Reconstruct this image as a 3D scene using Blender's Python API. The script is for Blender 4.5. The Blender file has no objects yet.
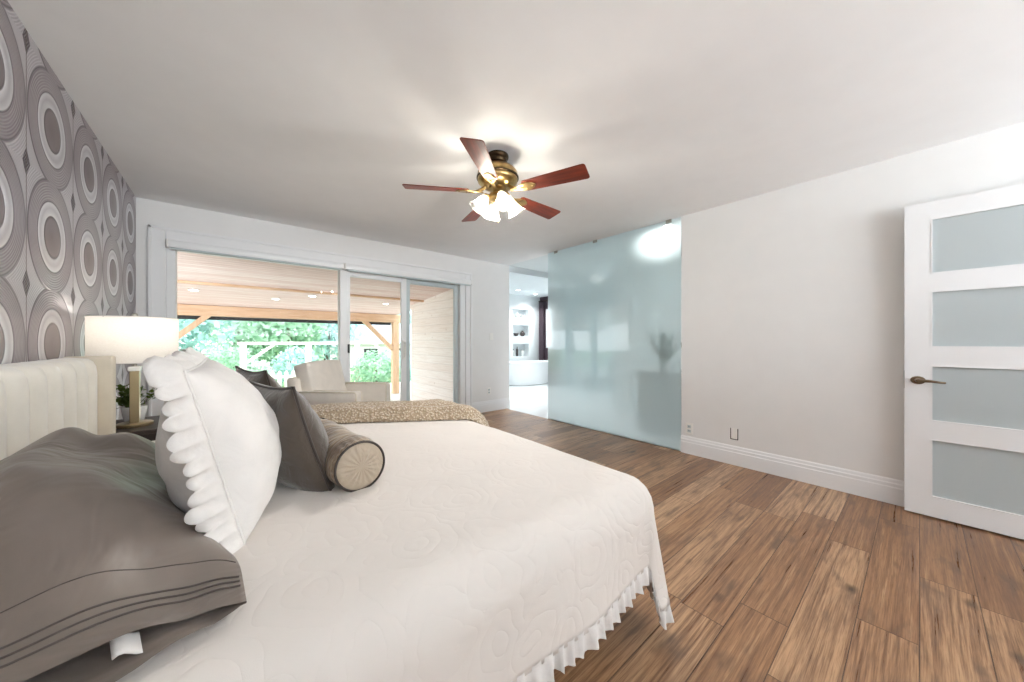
import bpy, bmesh, math, random
from mathutils import Vector, Matrix, noise as mnoise
PI = math.pi
scene = bpy.context.scene
COL = scene.collection

# ------------------------------------------------------------------ camera
THETA = math.radians(39.75)
cam_data = bpy.data.cameras.new('camera')
cam_data.sensor_fit = 'HORIZONTAL'
cam_data.sensor_width = 36.0
cam_data.lens = 339.0 / 1024.0 * 36.0
cam_data.clip_start = 0.02
cam_data.clip_end = 200
cam = bpy.data.objects.new('camera', cam_data)
cam.location = (0, 0, 1.148)
cam.rotation_euler = (PI / 2, 0, -THETA)
COL.objects.link(cam)
scene.camera = cam

# ------------------------------------------------------------------ world, exposure, large lights
scene.view_settings.view_transform = 'Standard'
scene.view_settings.look = 'None'
scene.view_settings.gamma = 1.0
scene.view_settings.use_curve_mapping = False
scene.view_settings.exposure = 0.92
scene.cycles.max_bounces = 10
scene.cycles.diffuse_bounces = 6
scene.cycles.glossy_bounces = 4
scene.cycles.transmission_bounces = 8
scene.cycles.transparent_max_bounces = 12
scene.cycles.sample_clamp_indirect = 6.0
scene.cycles.caustics_reflective = False
scene.cycles.caustics_refractive = False

SKY_STRENGTH = 3.0
world = bpy.data.worlds.new('sky')
scene.world = world
world.use_nodes = True
wn = world.node_tree
for n in list(wn.nodes):
    wn.nodes.remove(n)
w_out = wn.nodes.new('ShaderNodeOutputWorld')
w_bg = wn.nodes.new('ShaderNodeBackground')
w_bg.inputs['Strength'].default_value = SKY_STRENGTH
w_tc = wn.nodes.new('ShaderNodeTexCoord')
w_no = wn.nodes.new('ShaderNodeTexNoise')
w_no.inputs['Scale'].default_value = 3.0
w_rp = wn.nodes.new('ShaderNodeValToRGB')
w_rp.color_ramp.elements[0].position = 0.35
w_rp.color_ramp.elements[0].color = (0.80, 0.92, 1.0, 1)
w_rp.color_ramp.elements[1].position = 0.65
w_rp.color_ramp.elements[1].color = (0.97, 0.99, 1.0, 1)
wn.links.new(w_tc.outputs['Generated'], w_no.inputs['Vector'])
wn.links.new(w_no.outputs['Fac'], w_rp.inputs['Fac'])
wn.links.new(w_rp.outputs['Color'], w_bg.inputs['Color'])
wn.links.new(w_bg.outputs[0], w_out.inputs['Surface'])


def area_light(name, loc, rot, sx, sy, energy, color=(1, 1, 1), spread=None):
    l = bpy.data.lights.new(name, 'AREA')
    l.shape = 'RECTANGLE'
    l.size = sx
    l.size_y = sy
    l.energy = energy
    l.color = color
    if spread:
        l.spread = spread
    o = bpy.data.objects.new(name, l)
    o.location = loc
    o.rotation_euler = rot
    COL.objects.link(o)
    return o


def portal(name, loc, rot, sx, sy):
    o = area_light(name, loc, rot, sx, sy, 1.0)
    o.data.cycles.is_portal = True
    return o


# fill light added behind the camera, tilted up at the ceiling, and sky portals at the patio door
REAR_ENERGY = 420.0
area_light('rear_fill_light', (1.5, -3.75, 1.0), (PI / 2 + .70, 0, 0), 3.6, 1.4, REAR_ENERGY, (0.93, 0.97, 1.0))
portal('patio_sky_portal', (1.17, 4.70, 1.0), (-PI / 2, 0, 0), 3.2, 2.0)


def lamp_point(name, loc, energy, radius, color, parent=None):
    l = bpy.data.lights.new(name, 'POINT')
    l.energy = energy
    l.shadow_soft_size = radius
    l.color = color
    o = bpy.data.objects.new(name, l)
    o.location = loc
    COL.objects.link(o)
    if parent:
        o.parent = parent
    return o


def lamp_spot(name, loc, energy, angle, color, radius=0.05, rot=(0, 0, 0)):
    l = bpy.data.lights.new(name, 'SPOT')
    l.energy = energy
    l.spot_size = angle
    l.spot_blend = 0.6
    l.shadow_soft_size = radius
    l.color = color
    o = bpy.data.objects.new(name, l)
    o.location = loc
    o.rotation_euler = rot
    COL.objects.link(o)
    return o


# ------------------------------------------------------------------ mesh helpers
class MB:
    def __init__(self, M=None):
        self.v, self.f, self.M = [], [], M

    def add(self, verts, faces):
        b = len(self.v)
        for p in verts:
            p = Vector(p)
            self.v.append(self.M @ p if self.M else p)
        self.f += [tuple(i + b for i in fc) for fc in faces]
        return self

    def box(self, x0, y0, z0, x1, y1, z1):
        return self.add([(x0, y0, z0), (x1, y0, z0), (x1, y1, z0), (x0, y1, z0),
                         (x0, y0, z1), (x1, y0, z1), (x1, y1, z1), (x0, y1, z1)],
                        [(0, 3, 2, 1), (4, 5, 6, 7), (0, 1, 5, 4), (1, 2, 6, 5), (2, 3, 7, 6), (3, 0, 4, 7)])

    def beam(self, p, q, w, h, up=(0, 0, 1)):
        p, q = Vector(p), Vector(q)
        d = (q - p).normalized()
        s = d.cross(Vector(up))
        if s.length < 1e-5:
            s = d.cross(Vector((1, 0, 0)))
        s.normalize()
        u = s.cross(d)
        vs = []
        for c in (p, q):
            for a, b in ((-1, -1), (1, -1), (1, 1), (-1, 1)):
                vs.append(c + s * (a * w / 2) + u * (b * h / 2))
        return self.add(vs, [(0, 3, 2, 1), (4, 5, 6, 7), (0, 1, 5, 4), (1, 2, 6, 5), (2, 3, 7, 6), (3, 0, 4, 7)])

    def prism(self, poly, fn, d0, d1):
        """poly: 2D outline, fn(u, v, d) -> 3D"""
        n = len(poly)
        vs = [fn(u, v, d0) for u, v in poly] + [fn(u, v, d1) for u, v in poly]
        fs = [tuple(range(n - 1, -1, -1)), tuple(range(n, 2 * n))]
        fs += [(i, (i + 1) % n, n + (i + 1) % n, n + i) for i in range(n)]
        return self.add(vs, fs)

    def lathe(self, prof, n=24, L=None, sx=1.0, sy=1.0, flute=0, famp=0.0):
        """prof: list of (r, z)"""
        L = L or Matrix.Identity(4)
        vs, fs = [], []
        for r, z in prof:
            for i in range(n):
                a = 2 * PI * i / n
                rr = r * (1 + famp * math.cos(flute * a)) if flute else r
                vs.append(L @ Vector((rr * math.cos(a) * sx, rr * math.sin(a) * sy, z)))
        for k in range(len(prof) - 1):
            for i in range(n):
                j = (i + 1) % n
                fs.append((k * n + i, k * n + j, (k + 1) * n + j, (k + 1) * n + i))
        if prof[0][0] > 1e-6:
            fs.append(tuple(range(n - 1, -1, -1)))
        if prof[-1][0] > 1e-6:
            b = (len(prof) - 1) * n
            fs.append(tuple(b + i for i in range(n)))
        return self.add(vs, fs)

    def tube(self, pts, r, n=10, closed=False):
        pts = [Vector(p) for p in pts]
        vs, fs = [], []
        m = len(pts)
        prev = None
        for i, p in enumerate(pts):
            if closed:
                t = pts[(i + 1) % m] - pts[i - 1]
            else:
                t = pts[min(i + 1, m - 1)] - pts[max(i - 1, 0)]
            t.normalize()
            if prev is None:
                s = t.cross(Vector((0, 0, 1)))
                if s.length < 1e-4:
                    s = t.cross(Vector((1, 0, 0)))
            else:
                s = prev - t * prev.dot(t)
            s.normalize()
            prev = s
            u = t.cross(s)
            rr = r[i] if isinstance(r, (list, tuple)) else r
            for k in range(n):
                a = 2 * PI * k / n
                vs.append(p + s * (math.cos(a) * rr) + u * (math.sin(a) * rr))
        rng = m if closed else m - 1
        for i in range(rng):
            i2 = (i + 1) % m
            for k in range(n):
                k2 = (k + 1) % n
                fs.append((i * n + k, i2 * n + k, i2 * n + k2, i * n + k2))
        if not closed:
            fs.append(tuple(range(n)))
            fs.append(tuple((m - 1) * n + k for k in range(n - 1, -1, -1)))
        return self.add(vs, fs)

    def grid(self, nu, nv, fn, wrap_u=False):
        vs = [fn(i / (nu if wrap_u else nu - 1), j / (nv - 1)) for j in range(nv) for i in range(nu)]
        fs = []
        for j in range(nv - 1):
            for i in range(nu if wrap_u else nu - 1):
                i2 = (i + 1) % nu
                fs.append((j * nu + i, j * nu + i2, (j + 1) * nu + i2, (j + 1) * nu + i))
        return self.add(vs, fs)

    def build(self, name, m, parent=None, bevel=0.0, seg=2, smooth=False, solid=0.0, merge=False, subsurf=0, origin=None, fixn=True):
        me = bpy.data.meshes.new(name)
        me.from_pydata([tuple(p) for p in self.v], [], self.f)
        bm = bmesh.new()
        bm.from_mesh(me)
        if merge:
            bmesh.ops.remove_doubles(bm, verts=bm.verts, dist=1e-5)
        if fixn:
            bmesh.ops.recalc_face_normals(bm, faces=bm.faces)
        if bevel > 0:
            es = [e for e in bm.edges if len(e.link_faces) == 2 and e.calc_face_angle(0) > 0.5]
            bmesh.ops.bevel(bm, geom=es, offset=bevel, segments=seg, affect='EDGES', profile=0.5, clamp_overlap=True)
        if solid:
            bmesh.ops.solidify(bm, geom=list(bm.faces), thickness=solid)
        if origin is not None:
            bmesh.ops.translate(bm, verts=bm.verts, vec=-Vector(origin))
        bm.to_mesh(me)
        bm.free()
        if smooth:
            for p in me.polygons:
                p.use_smooth = True
            if smooth != 'all':
                try:
                    me.set_sharp_from_angle(angle=math.radians(40))
                except Exception:
                    pass
        me.materials.append(m)
        o = bpy.data.objects.new(name, me)
        COL.objects.link(o)
        if origin is not None:
            o.location = origin
        if parent is not None:
            o.parent = parent
            o.matrix_parent_inverse = Matrix.Identity(4)
        if subsurf:
            md = o.modifiers.new('subdivision', 'SUBSURF')
            md.levels = subsurf
            md.render_levels = subsurf
        return o


def tag(o, label=None, cat=None, group=None, kind=None):
    if label:
        o['label'] = label
    if cat:
        o['category'] = cat
    if group:
        o['group'] = group
    if kind:
        o['kind'] = kind
    return o


def empty(name, loc=(0, 0, 0), rz=0.0, label=None, cat=None, group=None, kind=None):
    o = bpy.data.objects.new(name, None)
    o.empty_display_size = 0.1
    o.location = loc
    o.rotation_euler = (0, 0, rz)
    COL.objects.link(o)
    return tag(o, label, cat, group, kind)


def copy_tree(o, parent=None):
    c = o.copy()
    COL.objects.link(c)
    if parent is not None:
        c.parent = parent
    for ch in list(o.children):
        copy_tree(ch, c)
    return c


def frame_m(o, a, b, n):
    a, b, n = Vector(a), Vector(b), Vector(n)
    M = Matrix(((a.x, b.x, n.x, o[0]), (a.y, b.y, n.y, o[1]), (a.z, b.z, n.z, o[2]), (0, 0, 0, 1)))
    return M


def nz(x, y, z, s=1.0):
    return mnoise.noise(Vector((x * s, y * s, z * s)))


def smooth01(x):
    x = max(0.0, min(1.0, x))
    return x * x * (3 - 2 * x)


# ------------------------------------------------------------------ material helpers
class NT:
    def __init__(self, name):
        self.mat = bpy.data.materials.new(name)
        self.mat.use_nodes = True
        self.t = self.mat.node_tree
        for n in list(self.t.nodes):
            self.t.nodes.remove(n)
        self.out = self.t.nodes.new('ShaderNodeOutputMaterial')

    def node(self, kind, **props):
        n = self.t.nodes.new(kind)
        for k, v in props.items():
            setattr(n, k, v)
        return n

    def set(self, sock, v):
        if hasattr(v, 'links') or isinstance(v, bpy.types.NodeSocket):
            self.t.links.new(v, sock)
        else:
            if hasattr(sock.default_value, '__len__') and not hasattr(v, '__len__'):
                v = (v,) * len(sock.default_value)
            if hasattr(v, '__len__') and len(v) == 3 and len(sock.default_value) == 4:
                v = (*v, 1)
            sock.default_value = v

    def m(self, op, a, b=0.0, c=0.0, clamp=False):
        n = self.node('ShaderNodeMath', operation=op, use_clamp=clamp)
        for i, v in enumerate((a, b, c)):
            self.set(n.inputs[i], v)
        return n.outputs[0]

    def coord(self, kind='Object'):
        return self.node('ShaderNodeTexCoord').outputs[kind]

    def sep(self, v):
        n = self.node('ShaderNodeSeparateXYZ')
        self.set(n.inputs[0], v)
        return n.outputs

    def comb(self, x, y, z):
        n = self.node('ShaderNodeCombineXYZ')
        for i, v in enumerate((x, y, z)):
            self.set(n.inputs[i], v)
        return n.outputs[0]

    def mapping(self, v, scale=(1, 1, 1), loc=(0, 0, 0), rot=(0, 0, 0)):
        n = self.node('ShaderNodeMapping')
        self.set(n.inputs['Vector'], v)
        self.set(n.inputs['Scale'], scale)
        self.set(n.inputs['Location'], loc)
        self.set(n.inputs['Rotation'], rot)
        return n.outputs[0]

    def noise(self, v, scale=5, detail=3, rough=0.5, dist=0.0):
        n = self.node('ShaderNodeTexNoise')
        if v is not None:
            self.set(n.inputs['Vector'], v)
        self.set(n.inputs['Scale'], scale)
        self.set(n.inputs['Detail'], detail)
        self.set(n.inputs['Roughness'], rough)
        self.set(n.inputs['Distortion'], dist)
        return n.outputs['Fac']

    def white(self, v):
        n = self.node('ShaderNodeTexWhiteNoise', noise_dimensions='3D')
        self.set(n.inputs['Vector'], v)
        return n.outputs['Value']

    def ramp(self, fac, stops, interp='LINEAR'):
        n = self.node('ShaderNodeValToRGB')
        cr = n.color_ramp
        cr.interpolation = interp
        while len(cr.elements) < len(stops):
            cr.elements.new(0.5)
        for e, (p, c) in zip(cr.elements, stops):
            e.position = p
            if not hasattr(c, '__len__'):
                c = (c, c, c)
            e.color = (*c[:3], 1)
        self.set(n.inputs['Fac'], fac)
        return n.outputs['Color']

    def mix(self, fac, a, b, blend='MIX'):
        n = self.node('ShaderNodeMix', data_type='RGBA', blend_type=blend)
        self.set(n.inputs[0], fac)
        self.set(n.inputs[6], a)
        self.set(n.inputs[7], b)
        return n.outputs[2]

    def bump(self, h, strength=0.3, dist=0.01, normal=None):
        n = self.node('ShaderNodeBump')
        self.set(n.inputs['Height'], h)
        self.set(n.inputs['Strength'], strength)
        self.set(n.inputs['Distance'], dist)
        if normal is not None:
            self.set(n.inputs['Normal'], normal)
        return n.outputs[0]

    def bsdf(self, color, rough=0.5, metal=0.0, normal=None, **kw):
        n = self.node('ShaderNodeBsdfPrincipled')
        self.set(n.inputs['Base Color'], color)
        self.set(n.inputs['Roughness'], rough)
        self.set(n.inputs['Metallic'], metal)
        if normal is not None:
            self.set(n.inputs['Normal'], normal)
        for k, v in kw.items():
            self.set(n.inputs[k.replace('_', ' ')], v)
        return n.outputs[0]

    def mixs(self, fac, a, b):
        n = self.node('ShaderNodeMixShader')
        self.set(n.inputs[0], fac)
        self.t.links.new(a, n.inputs[1])
        self.t.links.new(b, n.inputs[2])
        return n.outputs[0]

    def done(self, sh):
        self.t.links.new(sh, self.out.inputs['Surface'])
        return self.mat


def srgb(r, g, b):
    def f(c):
        c /= 255.0
        return c / 12.92 if c <= 0.04045 else ((c + 0.055) / 1.055) ** 2.4
    return (f(r), f(g), f(b))


def plain(name, c, rough=0.5, metal=0.0, var=0.06, nscale=6.0, bump=0.0, bscale=60.0, stretch=(1, 1, 1), **kw):
    """colour with a little procedural variation and optional fine bump"""
    t = NT(name)
    co = t.mapping(t.coord(), stretch)
    f = t.noise(co, nscale, 4)
    lo = tuple(max(0, x * (1 - var)) for x in c)
    hi = tuple(min(1, x * (1 + var)) for x in c)
    col = t.ramp(f, [(0.3, lo), (0.7, hi)])
    nrm = None
    if bump:
        nrm = t.bump(t.noise(co, bscale, 3), bump, 0.004)
    return t.done(t.bsdf(col, rough, metal, nrm, **kw))


def fabric(name, c, rough=0.9, weave=900.0, bump=0.25, var=0.08, wrinkle=0.0, wscale=6.0, sheen=0.2):
    t = NT(name)
    co = t.coord()
    f = t.noise(co, 9, 4)
    f2 = t.noise(co, weave, 2)
    lo = tuple(x * (1 - var) for x in c)
    hi = tuple(min(1, x * (1 + var)) for x in c)
    col = t.mix(0.3, t.ramp(f, [(0.3, lo), (0.7, hi)]), t.ramp(f2, [(0.3, lo), (0.7, hi)]))
    nrm = t.bump(f2, bump, 0.001)
    if wrinkle:
        w = t.noise(co, wscale, 3, 0.55, 0.8)
        nrm = t.bump(w, wrinkle, 0.03, nrm)
    return t.done(t.bsdf(col, rough, 0, nrm, Sheen_Weight=sheen))


M = {}
WALL_C = srgb(228, 227, 226)
M['wall'] = plain('wall_paint', WALL_C, 0.6, var=0.012, bump=0.05, bscale=180)
M['ceiling'] = plain('ceiling_paint', srgb(240, 240, 241), 0.75, var=0.012, bump=0.06, bscale=160)
M['trim'] = plain('white_trim_paint', srgb(231, 231, 232), 0.35, var=0.01)
M['vinyl'] = plain('white_vinyl', srgb(232, 233, 234), 0.35, var=0.012)
M['grey_vinyl'] = plain('grey_vinyl', srgb(190, 200, 202), 0.4, var=0.02)
M['white_plastic'] = plain('white_plastic', srgb(236, 234, 230), 0.3, var=0.01)
M['dark_plastic'] = plain('dark_plastic', srgb(28, 28, 28), 0.45)


def mat_wallpaper():
    t = NT('circle_wallpaper')
    x, y, z = t.sep(t.coord())
    PW, PH = 0.545, 0.505
    u = t.m('DIVIDE', t.m('SUBTRACT', y, 2.37), PW)
    v = t.m('DIVIDE', t.m('SUBTRACT', z, 1.64 - PH / 2), PH)
    fu = t.m('SUBTRACT', t.m('FRACT', t.m('ADD', u, 20.0)), 0.5)
    fv = t.m('SUBTRACT', t.m('FRACT', t.m('ADD', v, 20.0)), 0.5)
    dx = t.m('MULTIPLY', fu, PW)
    dz = t.m('MULTIPLY', fv, PH)
    r = t.m('SQRT', t.m('ADD', t.m('MULTIPLY', dx, dx), t.m('MULTIPLY', dz, dz)))
    rn = t.m('DIVIDE', r, 0.4)
    dark = srgb(116, 103, 102)
    silver = srgb(234, 233, 236)
    mauve = srgb(174, 166, 170)
    pale = srgb(210, 206, 210)
    line = srgb(84, 74, 80)
    k = lambda q: q / 0.4
    col = t.ramp(rn, [(0, dark), (k(.085), srgb(132, 120, 122)), (k(.097), line), (k(.103), silver), (k(.135), srgb(200, 197, 202)),
                      (k(.160), silver), (k(.166), line), (k(.174), mauve), (k(.255), srgb(162, 153, 158)),
                      (k(.262), line), (k(.272), pale), (1, pale)])
    hgt = t.ramp(rn, [(0, .55), (k(.085), .35), (k(.099), .15), (k(.106), .75), (k(.13), 1.0), (k(.16), .75), (k(.167), .2),
                      (k(.176), .5), (k(.254), .5), (k(.262), .1), (k(.275), .3), (1, .3)])
    # fine concentric ridges
    rid = t.m('SINE', t.m('MULTIPLY', r, 2 * PI / 0.0115))
    mask = t.m('GREATER_THAN', r, 0.172)
    rid = t.m('MULTIPLY', t.m('MULTIPLY_ADD', rid, 0.5, 0.5), mask)
    col = t.mix(t.m('MULTIPLY', rid, 0.26), col, srgb(104, 94, 102))
    # brushed look of the inner disc and ring
    st = t.noise(t.comb(x, t.m('MULTIPLY', y, 40.0), t.m('MULTIPLY', z, 6.0)), 6, 4)
    col = t.mix(t.m('MULTIPLY', st, 0.22), col, srgb(120, 108, 112))
    # dark lozenges where four circles meet
    cu = t.m('SUBTRACT', 0.5, t.m('ABSOLUTE', fu))
    cv = t.m('SUBTRACT', 0.5, t.m('ABSOLUTE', fv))
    dm = t.m('ADD', t.m('DIVIDE', t.m('MULTIPLY', cu, PW), 0.036), t.m('DIVIDE', t.m('MULTIPLY', cv, PH), 0.062))
    col = t.mix(t.m('LESS_THAN', dm, 1.0), col, srgb(92, 82, 90))
    # panel seams
    seam = t.m('LESS_THAN', cu, 0.008)
    col = t.mix(t.m('MULTIPLY', seam, 0.75), col, srgb(92, 80, 66))
    h = t.m('ADD', hgt, t.m('MULTIPLY', rid, -0.22))
    nrm = t.bump(h, 0.8, 0.010)
    return t.done(t.bsdf(col, 0.34, 0.45, nrm))


def mat_floor():
    t = NT('wood_floor')
    x, y, z = t.sep(t.coord())
    PWD, PL = 0.168, 1.24
    row = t.m('FLOOR', t.m('DIVIDE', y, PWD))
    offs = t.m('MULTIPLY', t.white(t.comb(row, 3.1, 7.7)), PL)
    xs = t.m('ADD', x, offs)
    colid = t.m('FLOOR', t.m('DIVIDE', xs, PL))
    rnd = t.white(t.comb(row, colid, 1.3))
    rnd2 = t.white(t.comb(row, colid, 9.9))
    sh = t.m('MULTIPLY', rnd, 37.0)
    g = t.comb(t.m('ADD', t.m('MULTIPLY', x, 0.8), sh), t.m('ADD', t.m('MULTIPLY', y, 27.0), sh), sh)
    # long streaks
    s1 = t.noise(g, 2.0, 7, 0.62, 0.0)
    # cathedral grain: rings of a warped field
    warp = t.noise(t.comb(t.m('ADD', t.m('MULTIPLY', x, 0.30), sh), t.m('ADD', t.m('MULTIPLY', y, 7.0), sh), 0.0), 1.0, 2, 0.4, 0.0)
    ring = t.m('MULTIPLY_ADD', t.m('SINE', t.m('MULTIPLY', warp, 110.0)), 0.5, 0.5)
    ring = t.m('POWER', ring, 2.5)
    fine = t.noise(t.comb(t.m('MULTIPLY', x, 3.0), t.m('MULTIPLY', y, 90.0), sh), 3.0, 3, 0.6)
    base = t.ramp(rnd, [(0.0, srgb(130, 93, 66)), (0.35, srgb(158, 118, 85)), (0.7, srgb(178, 139, 104)), (1.0, srgb(196, 160, 126))])
    col = t.mix(t.ramp(s1, [(0.36, 0.85), (0.52, 0.0)]), base, srgb(104, 72, 50))
    col = t.mix(t.ramp(s1, [(0.55, 0.0), (0.72, 0.5)]), col, srgb(205, 170, 130))
    col = t.mix(t.m('MULTIPLY', ring, 0.34), col, srgb(110, 76, 52))
    col = t.mix(t.m('MULTIPLY', t.m('SUBTRACT', fine, 0.45, clamp=True), 2.0), col, srgb(84, 52, 32))
    # smoky blotches and knots
    blot = t.noise(t.comb(t.m('MULTIPLY', x, 1.3), t.m('MULTIPLY', y, 5.0), rnd2), 2.6, 3, 0.5, 0.3)
    col = t.mix(t.ramp(blot, [(0.55, 0.0), (0.72, 0.75)]), col, srgb(92, 70, 56))
    vo = t.node('ShaderNodeTexVoronoi')
    t.set(vo.inputs['Vector'], t.comb(t.m('MULTIPLY', x, 1.0), t.m('MULTIPLY', y, 2.0), 0.0))
    t.set(vo.inputs['Scale'], 2.6)
    kd = t.m('ADD', vo.outputs['Distance'], t.m('MULTIPLY', t.noise(t.coord(), 30, 2), 0.05))
    col = t.mix(t.ramp(kd, [(0.06, 0.85), (0.17, 0.0)]), col, srgb(62, 42, 30))
    # joints
    fy = t.m('FRACT', t.m('DIVIDE', y, PWD))
    fx = t.m('FRACT', t.m('DIVIDE', xs, PL))
    ey = t.m('MINIMUM', fy, t.m('SUBTRACT', 1.0, fy))
    ex = t.m('MINIMUM', fx, t.m('SUBTRACT', 1.0, fx))
    jy = t.m('LESS_THAN', ey, 0.011)
    jx = t.m('LESS_THAN', ex, 0.0016)
    j = t.m('MAXIMUM', jy, jx)
    col = t.mix(t.m('MULTIPLY', j, 0.75), col, srgb(58, 38, 26))
    rough = t.ramp(s1, [(0.3, 0.26), (0.7, 0.40)])
    nrm = t.bump(t.m('SUBTRACT', t.m('MULTIPLY', s1, 0.5), j), 0.25, 0.003)
    return t.done(t.bsdf(col, rough, 0, nrm, IOR=1.5))


def mat_wood(name, c0, c1, scale=1.0, axis=0, rough=0.45, coat=0.0):
    t = NT(name)
    sc = [14.0, 14.0, 14.0]
    sc[axis] = 1.2
    co = t.mapping(t.coord(), tuple(s * scale for s in sc))
    f = t.noise(co, 2.0, 5, 0.6, 0.6)
    col = t.ramp(f, [(0.3, c0), (0.7, c1)])
    return t.done(t.bsdf(col, rough, 0, t.bump(f, 0.1, 0.002), Coat_Weight=coat, Coat_Roughness=0.1))


def mat_boards(name, width, axis, c0, c1, c2, length_axis, knots=0.0, groove=0.5):
    """painted planks seen from the room: width along axis, running along length_axis"""
    t = NT(name)
    s = t.sep(t.coord())
    a, l = s[axis], s[length_axis]
    q = t.m('DIVIDE', a, width)
    row = t.m('FLOOR', q)
    rnd = t.white(t.comb(row, 2.2, 5.1))
    g = t.noise(t.comb(t.m('MULTIPLY', l, 1.2), t.m('MULTIPLY', a, 22.0), t.m('MULTIPLY', rnd, 20.0)), 2.0, 5, 0.6, 0.5)
    col = t.mix(rnd, c0, c1)
    col = t.mix(t.ramp(g, [(0.45, 0.0), (0.72, 0.7)]), col, c2)
    if knots:
        vo = t.node('ShaderNodeTexVoronoi')
        t.set(vo.inputs['Vector'], t.comb(t.m('MULTIPLY', l, 1.0), t.m('MULTIPLY', a, 1.3), t.m('MULTIPLY', rnd, 4.0)))
        t.set(vo.inputs['Scale'], 4.0)
        col = t.mix(t.ramp(vo.outputs['Distance'], [(0.04, knots), (0.12, 0.0)]), col, srgb(150, 120, 100))
    f = t.m('FRACT', q)
    e = t.m('MINIMUM', f, t.m('SUBTRACT', 1.0, f))
    j = t.m('LESS_THAN', e, 0.045)
    col = t.mix(t.m('MULTIPLY', j, groove), col, tuple(0.45 * x for x in c2))
    return t.done(t.bsdf(col, 0.6, 0, t.bump(t.m('SUBTRACT', 1.0, j), 0.4, 0.006)))


def mat_clear_glass():
    t = NT('clear_glass')
    tr = t.node('ShaderNodeBsdfTransparent')
    t.set(tr.inputs['Color'], t.ramp(t.noise(t.coord(), 1.5), [(0.0, (0.97, 0.985, 0.985)), (1.0, (0.985, 0.99, 0.99))]))
    gl = t.node('ShaderNodeBsdfGlossy')
    t.set(gl.inputs['Roughness'], 0.0)
    lw = t.node('ShaderNodeFresnel')
    t.set(lw.inputs['IOR'], 1.12)
    return t.done(t.mixs(lw.outputs[0], tr.outputs[0], gl.outputs[0]))


def mat_frosted(name, tint, body, rough, ior, diffuse, fres=1.45, back=0.5):
    t = NT(name)
    f = t.noise(t.coord(), 0.8, 2)
    gl = t.node('ShaderNodeBsdfGlass')
    t.set(gl.inputs['Color'], tint)
    t.set(gl.inputs['Roughness'], rough)
    t.set(gl.inputs['IOR'], ior)
    df = t.node('ShaderNodeBsdfDiffuse')
    t.set(df.inputs['Color'], t.ramp(f, [(0.2, tuple(x * 0.97 for x in body)), (0.8, body)]))
    tl = t.node('ShaderNodeBsdfTranslucent')
    t.set(tl.inputs['Color'], body)
    b = t.mixs(1 - back, df.outputs[0], tl.outputs[0])
    b = t.mixs(diffuse, gl.outputs[0], b)
    sp = t.node('ShaderNodeBsdfGlossy')
    t.set(sp.inputs['Roughness'], 0.03)
    fr = t.node('ShaderNodeFresnel')
    t.set(fr.inputs['IOR'], fres)
    return t.done(t.mixs(fr.outputs[0], b, sp.outputs[0]))


def mat_coverlet():
    t = NT('matelasse_coverlet')
    co = t.coord()
    c = srgb(222, 215, 208)
    w = t.node('ShaderNodeTexVoronoi')
    wc = t.node('ShaderNodeVectorMath', operation='ADD')
    t.set(wc.inputs[0], co)
    wn_ = t.node('ShaderNodeTexNoise')
    t.set(wn_.inputs['Vector'], co)
    t.set(wn_.inputs['Scale'], 6.0)
    ws = t.node('ShaderNodeVectorMath', operation='SCALE')
    t.set(ws.inputs[0], wn_.outputs['Color'])
    ws.inputs['Scale'].default_value = 0.12
    t.t.links.new(ws.outputs[0], wc.inputs[1])
    t.set(w.inputs['Vector'], wc.outputs[0])
    t.set(w.inputs['Scale'], 6.5)
    scroll = t.m('ABSOLUTE', t.m('SINE', t.m('MULTIPLY', w.outputs['Distance'], 15.0)))
    scroll = t.m('POWER', scroll, 0.5)
    wv = t.noise(co, 700, 2)
    f = t.noise(co, 3, 3)
    col = t.ramp(f, [(0.3, tuple(x * 0.97 for x in c)), (0.7, c)])
    nrm = t.bump(wv, 0.25, 0.001)
    nrm = t.bump(scroll, 0.22, 0.004, nrm)
    nrm = t.bump(t.noise(co, 5.0, 3, 0.5, 0.6), 0.22, 0.03, nrm)
    return t.done(t.bsdf(col, 0.9, 0, nrm, Sheen_Weight=0.15))


def mat_knit():
    t = NT('chunky_knit')
    co = t.coord()
    vo = t.node('ShaderNodeTexVoronoi')
    t.set(vo.inputs['Vector'], co)
    t.set(vo.inputs['Scale'], 75.0)
    d = vo.outputs['Distance']
    col = t.ramp(d, [(0.1, srgb(222, 208, 188)), (0.6, srgb(156, 136, 112))])
    col = t.mix(t.m('MULTIPLY', t.noise(co, 18, 3), 0.4), col, srgb(196, 176, 148))
    return t.done(t.bsdf(col, 0.95, 0, t.bump(t.m('SUBTRACT', 1.0, d), 0.9, 0.012), Sheen_Weight=0.3))


def mat_bolster():
    t = NT('bolster_satin')
    x, y, z = t.sep(t.coord())
    w = t.noise(t.comb(t.m('MULTIPLY', x, 2.0), t.m('MULTIPLY', y, 9.0), t.m('MULTIPLY', z, 2.0)), 3.0, 3, 0.5, 0.8)
    col = t.ramp(w, [(0.3, srgb(88, 72, 58)), (0.5, srgb(142, 120, 96)), (0.62, srgb(178, 156, 126)), (0.75, srgb(110, 92, 76))])
    nrm = t.bump(w, 0.8, 0.02)
    return t.done(t.bsdf(col, 0.38, 0.15, nrm, Sheen_Weight=0.3))


def mat_brass():
    t = NT('antique_brass')
    f = t.noise(t.coord(), 22, 4)
    col = t.ramp(f, [(0.3, srgb(128, 100, 58)), (0.7, srgb(186, 160, 108))])
    return t.done(t.bsdf(col, 0.28, 0.95))


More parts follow.
